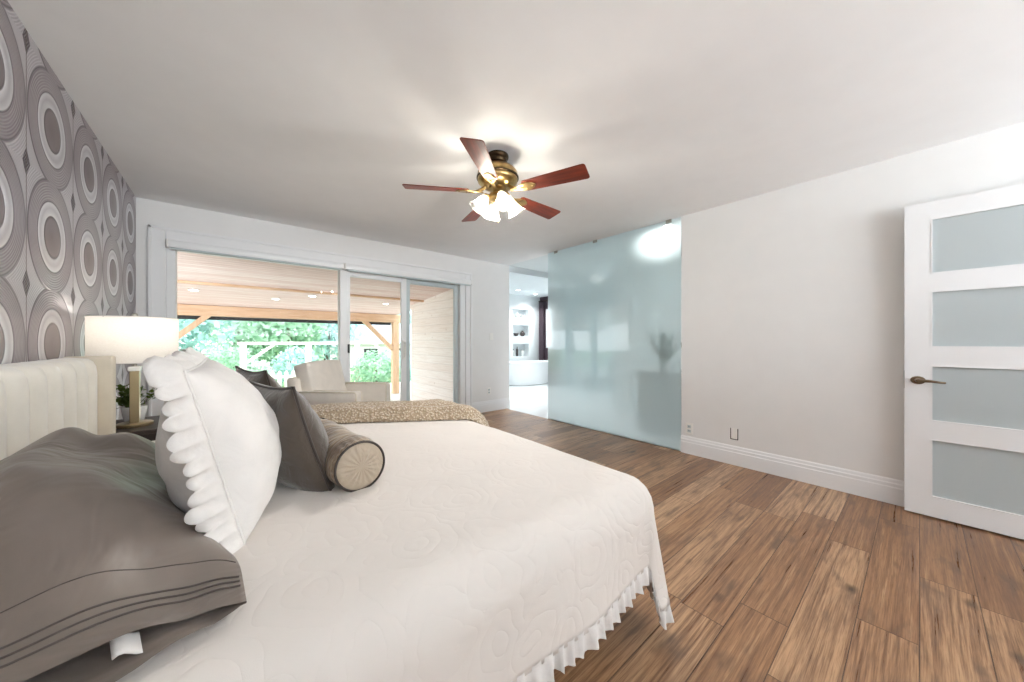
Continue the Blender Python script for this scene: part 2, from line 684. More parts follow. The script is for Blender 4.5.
def mat_shade_glass():
    t = NT('fan_shade_glass')
    tr = t.node('ShaderNodeBsdfTransparent')
    t.set(tr.inputs['Color'], (1.0, 0.98, 0.93))
    tl = t.node('ShaderNodeBsdfTranslucent')
    t.set(tl.inputs['Color'], t.ramp(t.noise(t.coord(), 30), [(0.3, (0.95, 0.93, 0.88)), (0.7, (1, 0.98, 0.94))]))
    gl = t.node('ShaderNodeBsdfGlossy')
    t.set(gl.inputs['Roughness'], 0.08)
    a = t.mixs(0.38, tr.outputs[0], tl.outputs[0])
    return t.done(t.mixs(0.12, a, gl.outputs[0]))


def mat_emit(name, c, s):
    t = NT(name)
    e = t.node('ShaderNodeEmission')
    f = t.noise(t.coord(), 4)
    t.set(e.inputs['Color'], t.ramp(f, [(0.0, c), (1.0, tuple(x * 0.97 for x in c))]))
    t.set(e.inputs['Strength'], s)
    return t.done(e.outputs[0])


def mat_lampshade():
    t = NT('lamp_shade_linen')
    w = t.noise(t.mapping(t.coord(), (1, 1, 6)), 120, 2)
    c = t.ramp(w, [(0.3, srgb(240, 235, 228)), (0.7, srgb(250, 247, 242))])
    df = t.node('ShaderNodeBsdfDiffuse')
    t.set(df.inputs['Color'], c)
    tl = t.node('ShaderNodeBsdfTranslucent')
    t.set(tl.inputs['Color'], c)
    return t.done(t.mixs(0.45, df.outputs[0], tl.outputs[0]))


def mat_leaf(name, c0, c1):
    t = NT(name)
    f = t.noise(t.coord(), 2.5, 4)
    df = t.node('ShaderNodeBsdfDiffuse')
    col = t.ramp(f, [(0.3, c0), (0.7, c1)])
    t.set(df.inputs['Color'], col)
    tl = t.node('ShaderNodeBsdfTranslucent')
    t.set(tl.inputs['Color'], col)
    return t.done(t.mixs(0.4, df.outputs[0], tl.outputs[0]))


def mat_tile():
    t = NT('white_floor_tile')
    br = t.node('ShaderNodeTexBrick')
    br.offset = 0.0
    t.set(br.inputs['Vector'], t.coord())
    t.set(br.inputs['Color1'], srgb(240, 243, 245))
    t.set(br.inputs['Color2'], srgb(236, 240, 243))
    t.set(br.inputs['Mortar'], srgb(214, 220, 224))
    t.set(br.inputs['Scale'], 1.0)
    t.set(br.inputs['Mortar Size'], 0.003)
    t.set(br.inputs['Brick Width'], 0.6)
    t.set(br.inputs['Row Height'], 0.6)
    v = t.noise(t.coord(), 2.0, 6, 0.6, 1.2)
    col = t.mix(t.ramp(v, [(0.48, 0.0), (0.5, 0.12), (0.52, 0.0)]), br.outputs['Color'], srgb(190, 198, 204))
    return t.done(t.bsdf(col, 0.12, 0))


M['wallpaper'] = mat_wallpaper()
M['floor'] = mat_floor()
M['clear_glass'] = mat_clear_glass()
M['frosted'] = mat_frosted('frosted_partition_glass', (0.93, 0.98, 0.98), srgb(222, 238, 239), 0.42, 1.14, 0.54, 1.58)
M['frosted_door'] = mat_frosted('frosted_door_glass', (0.86, 0.92, 0.92), srgb(204, 212, 214), 0.5, 1.2, 0.9, 1.3, .85)
M['coverlet'] = mat_coverlet()
M['white_cotton'] = fabric('white_cotton', srgb(222, 218, 214), wrinkle=0.25, wscale=9)
M['taupe_satin'] = fabric('taupe_satin', srgb(120, 109, 101), rough=0.42, wrinkle=0.6, wscale=5, sheen=0.1, bump=0.1)
M['taupe_stitch'] = fabric('taupe_stitching', srgb(78, 68, 62), rough=0.7)
M['brown_velvet'] = fabric('brown_velvet', srgb(74, 63, 53), rough=0.8, wrinkle=0.3, wscale=12, sheen=0.5)
M['brown_piping'] = fabric('brown_piping', srgb(56, 46, 40), rough=0.7)
M['bolster'] = mat_bolster()
M['bolster_end'] = fabric('bolster_end_satin', srgb(176, 160, 140), rough=0.5, wrinkle=0.4, wscale=14)
M['knit'] = mat_knit()
M['cream_velvet'] = fabric('cream_velvet', srgb(232, 227, 216), rough=0.8, wrinkle=0.08, sheen=0.4)
M['cream_linen'] = fabric('beige_linen', srgb(214, 204, 186), rough=0.9)
M['chair_fabric'] = fabric('armchair_cotton', srgb(224, 216, 206), wrinkle=0.2, wscale=6)
M['mattress'] = fabric('mattress_ticking', srgb(230, 226, 220))
M['dark_wood'] = mat_wood('dark_wood', srgb(46, 38, 34), srgb(70, 58, 52))
M['cherry'] = mat_wood('cherry_blade', srgb(74, 26, 14), srgb(128, 48, 24), axis=0, rough=0.45, coat=0.0)
M['brass'] = mat_brass()
M['dark_brass'] = plain('dark_brass', srgb(62, 48, 32), 0.35, 0.9)
M['nickel'] = plain('satin_nickel', srgb(176, 172, 164), 0.3, 0.95)
M['bronze'] = plain('antique_bronze', srgb(120, 102, 82), 0.28, 0.95)
M['shade_glass'] = mat_shade_glass()
M['bulb'] = mat_emit('fan_bulb', (1.0, 0.93, 0.78), 5.0)
M['lampshade'] = mat_lampshade()
M['lamp_bulb'] = mat_emit('lamp_bulb', (1.0, 0.88, 0.7), 4.0)
M['lamp_post'] = plain('champagne_metal', srgb(176, 160, 128), 0.3, 0.85)
M['downlight'] = mat_emit('downlight_lens', (1.0, 0.99, 0.97), 14.0)
M['tile'] = mat_tile()
M['ceramic'] = plain('white_acrylic', srgb(232, 236, 238), 0.15, var=0.01)
M['bath_wall'] = plain('bath_wall_paint', srgb(226, 232, 234), 0.5, var=0.01)
M['bath_grey'] = plain('bath_grey_paint', srgb(150, 168, 174), 0.5, var=0.02)
M['plum'] = plain('plum_wall_paint', srgb(72, 58, 68), 0.6)
M['plum_cloth'] = fabric('plum_curtain', srgb(84, 70, 80))
M['pot_white'] = plain('white_ceramic', srgb(240, 240, 238), 0.25, var=0.01)
M['soil'] = plain('soil', srgb(62, 48, 38), 0.95, bump=0.6)
M['leaf'] = mat_leaf('plant_leaf', srgb(62, 84, 40), srgb(128, 144, 84))
M['leaf_bath'] = mat_leaf('bath_plant_leaf', srgb(54, 84, 70), srgb(96, 130, 112))
M['bottle_glass'] = plain('pale_bottle', srgb(206, 210, 208), 0.2)
M['bottle_dark'] = plain('dark_bottle', srgb(60, 52, 52), 0.25)

# ================================================================== THE SETTING
XL, XR, YB, YF, ZC = -0.65, 3.60, 4.50, -3.05, 2.44      # room shell


def struct(mb, name, m, parent=None, **kw):
    o = mb.build(name, m, parent, **kw)
    if parent is None:
        o['kind'] = 'structure'
    return o


struct(MB().box(XL - .15, YF - .15, -.12, XR + 0.012, YB + .15, 0), 'floor', M['floor'])
struct(MB().box(XL - .15, YF - .15, ZC, XR + .06, YB + .15, ZC + .1), 'ceiling', M['ceiling'])
struct(MB().box(XL - .15, YF - .15, 0, XL, YB + .15, ZC), 'wall_left', M['wallpaper'])
# wall with the patio door
WX0, WX1, WZ1 = -.46, 2.80, 2.09
w = MB().box(XL, YB, 0, WX0, YB + .15, ZC).box(WX1, YB, 0, 3.68, YB + .15, ZC).box(WX0, YB, WZ1, WX1, YB + .15, ZC)
struct(w, 'wall_back', M['wall'])
struct(MB().box(XR, YF - .15, 0, XR + .12, 1.58, ZC), 'wall_right', M['wall'])
# wall behind the camera with a high window added to let the fill light in
w = MB().box(XL, YF - .15, 0, -.35, YF, ZC).box(3.35, YF - .15, 0, XR, YF, ZC)
w.box(-.35, YF - .15, 0, 3.35, YF, 1.25).box(-.35, YF - .15, 2.32, 3.35, YF, ZC)
struct(w, 'wall_front', M['wall'])
rw = empty('added_rear_window', (1.5, YF, 1.25), kind='structure')
f = MB()
for x0, x1 in ((-1.85, -1.79), (-.63, -.57), (.57, .63), (1.79, 1.85)):
    f.box(x0, -.12, 0, x1, -.02, 1.07)
f.box(-1.85, -.12, 0, 1.85, -.02, .05).box(-1.85, -.12, 1.02, 1.85, -.02, 1.07)
f.build('window_frame', M['vinyl'], rw, bevel=.004)
for x0, x1 in ((-1.79, -.63), (-.57, .57), (.63, 1.79)):
    MB().box(x0, -.075, .06, x1, -.069, 1.02).build('pane', M['clear_glass'], rw)


# baseboards: tall flat board with a stepped moulding on top
def baseboard(name, p, q, nrm):
    p, q, nrm = Vector(p), Vector(q), Vector(nrm)
    prof = [(0, 0), (.016, 0), (.016, .115), (.013, .122), (.013, .142), (.009, .150), (.007, .166), (.003, .175), (0, .175)]
    mb = MB()
    d = q - p
    mb.prism(prof, lambda u, v, t: p + d * t + nrm * u + Vector((0, 0, v)), 0, 1)
    return struct(mb, name, M['trim'])


baseboard('baseboard_right', (XR, YF, 0), (XR, 1.58, 0), (-1, 0, 0))
baseboard('baseboard_back', (2.90, YB, 0), (3.68, YB, 0), (0, -1, 0))
baseboard('baseboard_left', (XL, YF, 0), (XL, YB, 0), (1, 0, 0))
baseboard('baseboard_front', (XL, YF, 0), (XR, YF, 0), (0, 1, 0))

# ------------------------------------------------------------------ patio door (fixed light, sliding sash, end light)
win = empty('window_1', (0, 0, 0), kind='structure')
cs = MB()
for (x0, x1) in ((-.563, -.46), (2.80, 2.90)):
    cs.box(x0, YB - .018, 0, x1, YB, 2.19)
cs.box(-.46, YB - .018, 2.09, 2.80, YB, 2.19)
cs.build('casing', M['trim'], win, bevel=.005)
cb = MB()
cb.box(-.575, YB - .030, 0, -.548, YB, 2.205).box(2.885, YB - .030, 0, 2.912, YB, 2.205).box(-.575, YB - .030, 2.178, 2.912, YB, 2.205)
cb.build('casing_bead', M['trim'], win, bevel=.006)
jm = MB()
jm.box(-.46, YB, 0, -.395, YB + .13, 2.09).box(2.715, YB, 0, 2.80, YB + .13, 2.09).box(-.395, YB, 2.02, 2.715, YB + .13, 2.09)
jm.box(-.395, YB, 0, 2.715, YB + .13, .045)
jm.build('window_frame', M['vinyl'], win, bevel=.006)
MB().box(1.025, YB + .005, .045, 1.115, YB + .12, 2.02).build('mullion', M['vinyl'], win, bevel=.008)
MB().box(-.395, YB + .06, .045, 1.025, YB + .066, 2.02).build('fixed_pane', M['clear_glass'], win)


def sash(x0, x1, y, wl, wr, m):
    s = MB().box(x0, y, .045, x0 + wl, y + .04, 2.02).box(x1 - wr, y, .045, x1, y + .04, 2.02)
    s.box(x0 + wl, y, .045, x1 - wr, y + .04, .13).box(x0 + wl, y, 1.95, x1 - wr, y + .04, 2.02)
    so = s.build('sash', m, win, bevel=.006)
    MB().box(x0 + wl - .005, y + .017, .125, x1 - wr + .005, y + .023, 1.955).build('pane', M['clear_glass'], so)
    return so


sl = sash(1.115, 1.875, YB + .03, .035, .075, M['vinyl'])
st = sash(1.86, 2.715, YB + .08, .085, .06, M['grey_vinyl'])
hd = MB().tube([(1.835, YB + .028, .93), (1.835, YB - .02, .95), (1.835, YB - .024, 1.03), (1.835, YB - .02, 1.11), (1.835, YB + .028, 1.13)], .010, 10)
hd.box(1.815, YB + .015, .90, 1.855, YB + .031, 1.16)
hd.build('handle', M['white_plastic'], sl, bevel=.002, smooth=True)
MB().box(1.118, YB + .004, 1.00, 1.138, YB + .034, 1.11).build('latch', M['dark_plastic'], sl, bevel=.003)

# roller blinds rolled up into their cassettes
def blind(x0, x1, label):
    b = empty('roller_blind', ((x0 + x1) / 2, YB - .018, 2.02), label=label, cat='window blind', group='roller blinds above the patio door')
    h = (x1 - x0) / 2
    prof = [(-.001, .0), (-.034, .0), (-.042, .010), (-.045, .035), (-.042, .058), (-.034, .068), (-.001, .068)]
    MB().prism(prof, lambda u, v, d: (d, u, v), -h, h).build('cassette', M['vinyl'], b, bevel=.003)
    for s in (-1, 1):
        MB().box(s * h - .006, -.048, -.004, s * h + .006, 0, .072).build('end_cap', M['white_plastic'], b, bevel=.003)
    MB().lathe([(.014, -h + .02), (.014, h - .02)], 12, Matrix.Translation((0, -.024, -.006)) @ Matrix.Rotation(PI / 2, 4, 'Y')).build('bottom_bar', M['grey_vinyl'], b, smooth=True)
    return b


blind(-.445, 1.055, 'white roller blind cassette over the wide fixed pane beside the lamp')
b2 = blind(1.075, 2.885, 'white roller blind cassette over the sliding half of the patio door')
MB().tube([(.88, -.03, .0), (.882, -.03, -.5), (.88, -.03, -.98), (.89, -.03, -.99), (.898, -.03, -.5), (.90, -.03, .0)], .0022, 6).build('bead_chain', M['white_plastic'], b2)

# ------------------------------------------------------------------ frosted door standing open against the wall
dr = empty('door_1', (3.49, .065, 0), kind='structure')
lf = MB()
GZ = [(0.140, .513), (.630, .989), (1.109, 1.469), (1.585, 1.938)]
lf.box(0, -.112, .012, .04, 0, 2.05).box(0, -.86, .012, .04, -.748, 2.05)
zs = [.012] + [v for g in GZ for v in g] + [2.05]
for i in range(0, len(zs), 2):
    lf.box(0, -.748, zs[i], .04, -.112, zs[i + 1])
leaf_o = lf.build('door_leaf', M['trim'], dr)
for z0, z1 in GZ:
    MB().box(.012, -.752, z0 - .004, .020, -.108, z1 + .004).build('pane', M['frosted_door'], dr)
    bd = MB()
    bd.box(-.002, -.748, z0, .012, -.742, z1).box(-.002, -.118, z0, .012, -.112, z1)
    bd.box(-.002, -.742, z0, .012, -.118, z0 + .006).box(-.002, -.742, z1 - .006, .012, -.118, z1)
    bd.build('glazing_bead', M['trim'], dr)
hn = empty('handle', (0, -.058, .89))
hn.parent = dr
Lx = Matrix.Rotation(-PI / 2, 4, 'Y')
MB().lathe([(.030, 0), (.031, .004), (.027, .010), (.015, .013), (.013, .030), (.0, .031)], 28, Lx, sx=.85, sy=1.08).build('rose', M['bronze'], hn, smooth=True)
MB().tube([(-.028, .004, 0), (-.046, .0, 0), (-.050, -.02, .001), (-.050, -.055, .0), (-.048, -.085, -.004), (-.046, -.112, -.006)],
          [.010, .0105, .010, .0085, .0075, .006], 12).build('lever', M['bronze'], hn, smooth='all')
MB().box(.006, -.0005, .83, .034, .0025, .95).build('latch_plate', M['nickel'], dr, bevel=.001)

# ------------------------------------------------------------------ frosted partition
gp = empty('frosted_glass_partition', (XR, 2.54, 0), label='tall frosted aqua glass partition wall between bedroom and bathroom',
           cat='glass partition')
gs = MB().box(0, -.955, .004, .012, .96, ZC - .004).build('glass_sheet', M['frosted'], gp)
gs.data.materials.append(M['clear_glass'])          # only the room face is etched
for p_ in gs.data.polygons:
    p_.material_index = 0 if p_.normal.x < -.5 else 1
for yy in (-.83, .12, .80):
    cl = MB().box(-.012, yy - .03, ZC - .032, .024, yy + .03, ZC)
    cl.build('clip', M['nickel'], gp, bevel=.002)
struct(MB().box(XR + .0125, 1.6, 0, XR + .030, 3.52, .012), 'trim_1', M['ceramic'])

# ------------------------------------------------------------------ bathroom beyond
BX, BY = 7.07, 7.20
struct(MB().box(XR + .012, 1.40, -.12, BX + .15, BY + .35, -.001), 'floor_bath', M['tile'])
struct(MB().box(XR + .06, 1.40, ZC, BX + .15, BY + .35, ZC + .1), 'ceiling_bath', M['bath_wall'])
struct(MB().box(3.68, YB, 2.335, BX, YB + .15, ZC), 'trim_2', M['bath_wall'])
struct(MB().box(XR + .12, 1.43, 0, BX, 1.58, ZC), 'wall_bath_front', M['bath_wall'])
struct(MB().box(5.25, 1.58, 0, 5.37, 3.30, ZC), 'wall_bath_inner', M['bath_wall'])
struct(MB().box(3.53, YB + .15, 0, 3.68, BY, ZC), 'wall_bath_left', M['bath_wall'])
NX0, NX1 = 6.02, 6.62
NZ = [(.72, 1.07), (1.28, 1.60), (1.80, 2.05)]
w = MB().box(3.53, BY, 0, NX0, BY + .16, ZC).box(NX1, BY, 0, BX, BY + .16, ZC)
zz = [0] + [v for g in NZ for v in g] + [ZC]
for i in range(0, len(zz), 2):
    w.box(NX0, BY, zz[i], NX1, BY + .16, zz[i + 1])
w.box(NX0 - .02, BY + .16, .6, NX1 + .02, BY + .18, 2.2)
struct(w, 'wall_bath_back', M['bath_wall'])
# side wall, plum, with a bright window
SY0, SY1, SZ0, SZ1 = 6.15, 6.98, .95, 2.08
struct(MB().box(BX, 1.43, 0, BX + .12, 5.9, ZC), 'wall_bath_far', M['bath_grey'])
w = MB().box(BX, 5.9, 0, BX + .12, SY0, ZC).box(BX, SY1, 0, BX + .12, BY + .16, ZC)
w.box(BX, SY0, 0, BX + .12, SY1, SZ0).box(BX, SY0, SZ1, BX + .12, SY1, ZC)
struct(w, 'wall_bath_right', M['plum'])
bw = empty('window_3', (BX, SY0, SZ0), kind='structure')
f = MB().box(.02, 0, 0, .10, .05, SZ1 - SZ0).box(.02, SY1 - SY0 - .05, 0, .10, SY1 - SY0, SZ1 - SZ0)
f.box(.02, .05, 0, .10, SY1 - SY0 - .05, .05).box(.02, .05, SZ1 - SZ0 - .05, .10, SY1 - SY0 - .05, SZ1 - SZ0)
f.build('window_frame', M['vinyl'], bw, bevel=.004)
MB().box(.055, .05, .05, .061, SY1 - SY0 - .05, SZ1 - SZ0 - .05).build('pane', M['clear_glass'], bw)
# curtain panel bunched in the corner
def curtain_fn(u, v):
    yy = 7.0 + .17 * u
    return (BX - .07 + .022 * math.sin(u * 26) * (1 - .25 * v), yy, .02 + 2.28 * v)
co_ = MB().grid(60, 12, curtain_fn).build('curtain', M['plum_cloth'], None, solid=.004, smooth='all')
tag(co_, 'dark plum curtain hanging in the far bathroom corner by the window', 'curtain')
rod = empty('curtain_rod', (BX - .07, 6.6, 2.31), label='slim dark curtain rod above the small bathroom window', cat='curtain rod')
MB().tube([(0, -.55, 0), (0, .58, 0)], .011, 10).build('pole', M['dark_brass'], rod, smooth=True)
for s in (-.45, .5):
    MB().tube([(0, s, 0), (.07, s, 0)], .008, 8).build('bracket', M['dark_brass'], rod, smooth=True)


# freestanding oval tub
def tub_profile():
    out = [(.0, .0), (.60, .0), (.66, .01), (.70, .06), (.755, .30), (.80, .52), (.835, .575), (.84, .59), (.83, .598), (.80, .595), (.785, .58)]
    inn = [(.74, .45), (.68, .20), (.60, .12), (.0, .10)]
    return out + inn
tb = MB().lathe(tub_profile(), 56, Matrix.Translation((6.18, 6.72, 0)), sx=1.0, sy=.50)
tub = tb.build('bathtub', M['ceramic'], None, smooth=True, origin=(6.18, 6.72, 0))
tag(tub, 'white oval freestanding bathtub below the wall niches', 'bathtub')
fc = MB().lathe([(.035, 0), (.035, .02), (.0, .021)], 20, Matrix.Translation((6.85, 6.40, .0)))
fl = empty('tub_filler', (6.90, 6.36, 0), label='white and chrome floor standing tub filler by the plum wall', cat='faucet')
MB().lathe([(.045, 0), (.045, .015), (.018, .018), (.018, .93), (.0, .931)], 18).build('standpipe', M['nickel'], fl, smooth=True)
MB().tube([(0, 0, .90), (-.05, .04, .93), (-.12, .09, .93), (-.15, .11, .90)], .016, 10).build('spout', M['nickel'], fl, smooth=True)

# things kept in the three niches
def bottle(name, x, z, prof, m, label, cat, cap=None):
    o = empty(name, (x, BY + .075, z), label=label, cat=cat)
    MB().lathe(prof, 16).build('body', m, o, smooth=True)
    if cap:
        r, h0, h1 = cap
        MB().lathe([(r, h0), (r, h1), (0, h1 + .001)], 14).build('cap', M['dark_plastic'] if m is M['bottle_glass'] else M['nickel'], o, smooth=True)
    return o
vp = [(.028, 0), (.032, .01), (.032, .10), (.012, .125), (.012, .15), (0, .151)]
bottle('bottle', 6.10, NZ[0][0], [(.04, 0), (.045, .01), (.045, .13), (.016, .16), (.016, .18), (0, .181)], M['bottle_glass'],
       'pale round bottle standing in the lowest bathroom niche beside a tall bottle', 'bottle', (.018, .178, .205))
bottle('bottle', 6.24, NZ[0][0], [(.03, 0), (.032, .01), (.032, .19), (.012, .22), (.012, .25), (0, .251)], M['bottle_dark'],
       'tall dark bottle in the middle of the lowest bathroom niche', 'bottle', (.013, .249, .27))
bottle('candle_jar', 6.44, NZ[0][0], [(.05, 0), (.055, .01), (.055, .15), (.048, .16), (0, .158)], M['bottle_glass'],
       'wide pale jar standing alone in the lowest bathroom niche', 'jar', (.05, .158, .175))
bottle('bowl', 6.20, NZ[1][0], [(.03, 0), (.045, .01), (.085, .09), (.08, .092), (.04, .02), (0, .018)], M['bottle_dark'],
       'small dark bowl in the middle bathroom niche nearer the bedroom', 'bowl')
bottle('vase', 6.44, NZ[1][0], [(.04, 0), (.075, .04), (.08, .08), (.05, .13), (.03, .145), (.034, .16), (0, .158)], M['bottle_dark'],
       'squat dark vase in the middle bathroom niche beside a bowl', 'vase')
bottle('vase', 6.24, NZ[2][0], [(.03, 0), (.05, .03), (.055, .07), (.03, .12), (.026, .15), (0, .148)], M['bottle_glass'],
       'pale rounded vase in the top bathroom niche', 'vase')
bottle('jar', 6.44, NZ[2][0], [(.05, 0), (.055, .008), (.055, .08), (.05, .09), (0, .091)], M['bottle_glass'],
       'low pale lidded jar in the top bathroom niche', 'jar', (.045, .09, .105))

# white cabinet and plant right behind the glass
cab = empty('bathroom_cabinet', (4.40, 2.00, 0), label='white box cabinet seen blurred behind the frosted glass', cat='cabinet')
MB().box(-.20, -.30, .0, .22, .36, .74).build('carcass', M['ceramic'], cab, bevel=.006)
MB().box(-.212, -.31, .74, .232, .37, .77).build('countertop', M['ceramic'], cab, bevel=.004)
MB().box(-.15, .360, .06, .20, .376, .70).build('door', M['ceramic'], cab, bevel=.004)
MB().tube([(-.10, .376, .45), (-.10, .402, .46), (-.10, .402, .58), (-.10, .376, .59)], .005, 8).build('handle', M['nickel'], cab, smooth=True)


def blade_leaf(mb, base, tip, width, bend=(0, 0, 0), n=7):
    base, tip, bend = Vector(base), Vector(tip), Vector(bend)
    ax = (tip - base).normalized()
    side = ax.cross(Vector((0.3, .2, 1)))
    side.normalize()
    vs, fs = [], []
    for i in range(n):
        t = i / (n - 1)
        c = base.lerp(tip, t) + bend * (t * (1 - t) * 4 * .25 + t * t * .4)
        wd = width * (math.sin(PI * min(1, t * .93 + .07)) ** .8) * .5
        dip = Vector((0, 0, -wd * .25))
        vs += [c - side * wd, c + dip, c + side * wd]
    for i in range(n - 1):
        b = i * 3
        fs += [(b, b + 1, b + 4, b + 3), (b + 1, b + 2, b + 5, b + 4)]
    mb.add(vs, fs)


random.seed(5)
bp = empty('potted_plant', (4.24, 2.03, .77), label='upright leafy plant on the white cabinet behind frosted glass', cat='plant')
MB().lathe([(.05, 0), (.06, .01), (.07, .11), (.062, .112), (.058, .09), (0, .088)], 20).build('pot', M['pot_white'], bp, smooth=True)
MB().lathe([(.058, .086), (.03, .094), (0, .096)], 16).build('soil', M['soil'], bp, smooth=True)
for i in range(13):
    a = 2.4 * i + random.uniform(-.3, .3)
    L = random.uniform(.22, .46)
    sp = random.uniform(.05, .24)
    lb = MB()
    blade_leaf(lb, (.012 * math.cos(a), .012 * math.sin(a), .088), (sp * math.cos(a), sp * math.sin(a), .088 + L), .055, (.03 * math.cos(a), .03 * math.sin(a), 0))
    lb.build('leaf', M['leaf_bath'], bp, solid=.001, smooth='all')


def downlight(x, y, z, label, group, energy=0, angle=2.4, color=(1, .985, .96), slope=0.0):
    d = empty('recessed_light', (x, y, z), label=label, cat='ceiling light', group=group)
    d.rotation_euler = (slope, 0, 0)
    MB().lathe([(.045, -.001), (.070, -.001), (.072, -.006), (.068, -.010), (.050, -.007), (.045, -.001)], 24).build('trim_ring', M['white_plastic'], d, smooth=True)
    MB().lathe([(0, -.005), (.047, -.004), (.047, -.0015), (0, -.0015)], 20).build('lens', M['downlight'], d, smooth=True)
    if energy:
        lamp_spot('downlight_lamp', (x, y, z - .02), energy, angle, color, .04)
    return d


BG = 'recessed lights in the bathroom ceiling'
downlight(3.80, 1.80, ZC, 'bathroom downlight close behind the glass above the white cabinet', BG, 34, 3.08)
downlight(5.6, 6.5, ZC, 'bathroom downlight over the tub nearer the bedroom', BG, 34)
downlight(6.45, 6.75, ZC, 'bathroom downlight above the niches by the plum wall', BG, 34)
downlight(4.6, 4.9, ZC, 'bathroom downlight behind the header beside the glass', BG, 60)
downlight(6.2, 4.2, ZC, 'bathroom downlight in the middle of the bathroom behind the glass', BG, 60)
portal('bath_sky_portal', (BX + .18, 6.56, 1.52), (0, PI / 2, 0), 1.1, .8)

# ================================================================== OUTSIDE
ground_m = plain('pale_paving', srgb(184, 178, 170), 0.9, var=.08, nscale=1.2)
lawn_m = plain('lawn', srgb(112, 140, 92), 0.95, var=.2, nscale=2.5, bump=.4)
struct(MB().box(-40, 10.6, -.62, 60, 60, -.42), 'lawn', lawn_m)
struct(MB().box(-9, 4.66, -.55, 7.5, 10.6, -.16), 'patio', ground_m)
PZ = lambda y: 2.10 - .08 * (y - 4.65)
porch_c = mat_boards('porch_ceiling_boards', .088, 1, srgb(246, 232, 226), srgb(236, 214, 206), srgb(206, 172, 162), 0)
pc = MB().add([(-5, 4.65, PZ(4.65)), (3.2, 4.65, PZ(4.65)), (3.2, 8.75, PZ(8.75)), (-5, 8.75, PZ(8.75)),
               (-5, 4.65, PZ(4.65) + .1), (3.2, 4.65, PZ(4.65) + .1), (3.2, 8.75, PZ(8.75) + .1), (-5, 8.75, PZ(8.75) + .1)],
              [(0, 3, 2, 1), (4, 5, 6, 7), (0, 1, 5, 4), (1, 2, 6, 5), (2, 3, 7, 6), (3, 0, 4, 7)])
struct(pc, 'porch_ceiling', porch_c)
siding = mat_boards('whitewashed_siding', .145, 2, srgb(246, 240, 236), srgb(240, 230, 224), srgb(226, 212, 202), 1, .4, .2)
struct(MB().box(2.98, 4.65, -.2, 3.12, 6.95, 2.09), 'porch_wall_siding', siding)
tan = mat_wood('tan_timber', srgb(200, 160, 126), srgb(224, 190, 156), axis=0)
tan_v = mat_wood('tan_timber_upright', srgb(200, 160, 126), srgb(224, 190, 156), axis=2)
pf = empty('porch_frame', (1.0, 8.4, -.16), label='tan timber porch frame of beam, posts and diagonal braces outside the patio door', cat='porch frame')
b = MB().box(-6, -.07, 1.77, 2.35, .07, PZ(8.4) + .16)
b.build('beam', tan, pf, bevel=.006)
for px in (-2.05, 2.18):
    MB().box(px - .075, -.075, 0, px + .075, .075, 1.77).build('post', tan_v, pf, bevel=.006)
MB().beam((-1.98, 0, 1.12), (-1.30, 0, 1.80), .09, .10, up=(0, 1, 0)).build('brace', tan_v, pf, bevel=.004)
MB().beam((2.12, 0, 1.10), (1.42, 0, 1.80), .09, .10, up=(0, 1, 0)).build('brace', tan_v, pf, bevel=.004)
MB().box(-6, -2.07, PZ(6.35) + .16 - .035, 2.0, -2.01, PZ(6.35) + .16 - .0005).build('rafter_strip', tan, pf)
gut = struct(MB().box(-5, 8.75, PZ(8.75) - .215, 3.2, 8.82, PZ(8.75) + .1), 'trim_3', M['dark_plastic'])
PG = 'recessed lights in the porch ceiling'
SL = -math.atan(.08)
for px, py, lab in ((-.42, 6.95, 'porch downlight above the timber brace near the lamp'),
                    (.62, 7.25, 'porch downlight over the middle of the wide pane'),
                    (1.10, 6.75, 'porch downlight seen beside the mullion'),
                    (2.45, 7.0, 'porch downlight seen through the sliding pane')):
    downlight(px, py, PZ(py) - .002, lab, PG, slope=SL)

# white garden pergola, picket fence, neighbouring house
pale = plain('pale_painted_wood', srgb(236, 226, 214), .6, var=.03)
pg = empty('garden_pergola', (1.5, 12.0, -.42), label='pale timber garden pergola with rail and diagonal brace beyond the porch', cat='pergola')
MB().box(-1.35, -.06, 1.46, 3.1, .06, 1.54).build('rail', pale, pg, bevel=.004)
for px in (-1.22, .35, 1.75, 2.95):
    MB().box(px - .07, -.07, 0, px + .07, .07, 1.46).build('post', pale, pg, bevel=.004)
MB().beam((-1.16, 0, .95), (-.50, 0, 1.48), .07, .07, up=(0, 1, 0)).build('brace', pale, pg)
MB().beam((2.9, 0, .95), (2.3, 0, 1.48), .07, .07, up=(0, 1, 0)).build('brace', pale, pg)
pk = empty('picket_fence', (1.6, 11.2, -.42), label='low pale picket fence in front of the round bushes', cat='fence')
for i in range(16):
    x = -1.2 + i * .16
    MB().prism([(-.045, 0), (.045, 0), (.045, .70), (0, .76), (-.045, .70)], lambda u, v, d, x=x: (x + u, d, v), -.01, .01).build('picket', pale, pk)
for z in (.2, .55):
    MB().box(-1.3, .011, z, 1.35, .045, z + .07).build('rail', pale, pk)
hs = empty('neighbouring_house', (7.2, 23, -.42), label='distant house with a pale grey gable roof beyond the garden', cat='house')
MB().box(-2.2, -1.6, 0, 2.6, 1.6, 1.45).build('wall', plain('house_wall', srgb(226, 222, 216), .8), hs)
roof = MB().prism([(-2.1, 1.38), (2.1, 1.38), (2.1, 1.46), (0, 2.75), (-2.1, 1.46)], lambda u, v, d: (d, u, v), -2.6, 3.0)
roof.build('roof', plain('grey_shingles', srgb(176, 182, 190), .8, bump=.4, bscale=12), hs)
MB().box(-1.0, -1.64, .5, -.2, -1.59, 1.1).build('window', M['dark_plastic'], hs)
MB().box(.8, -1.64, .5, 1.6, -1.59, 1.1).build('window', M['dark_plastic'], hs)


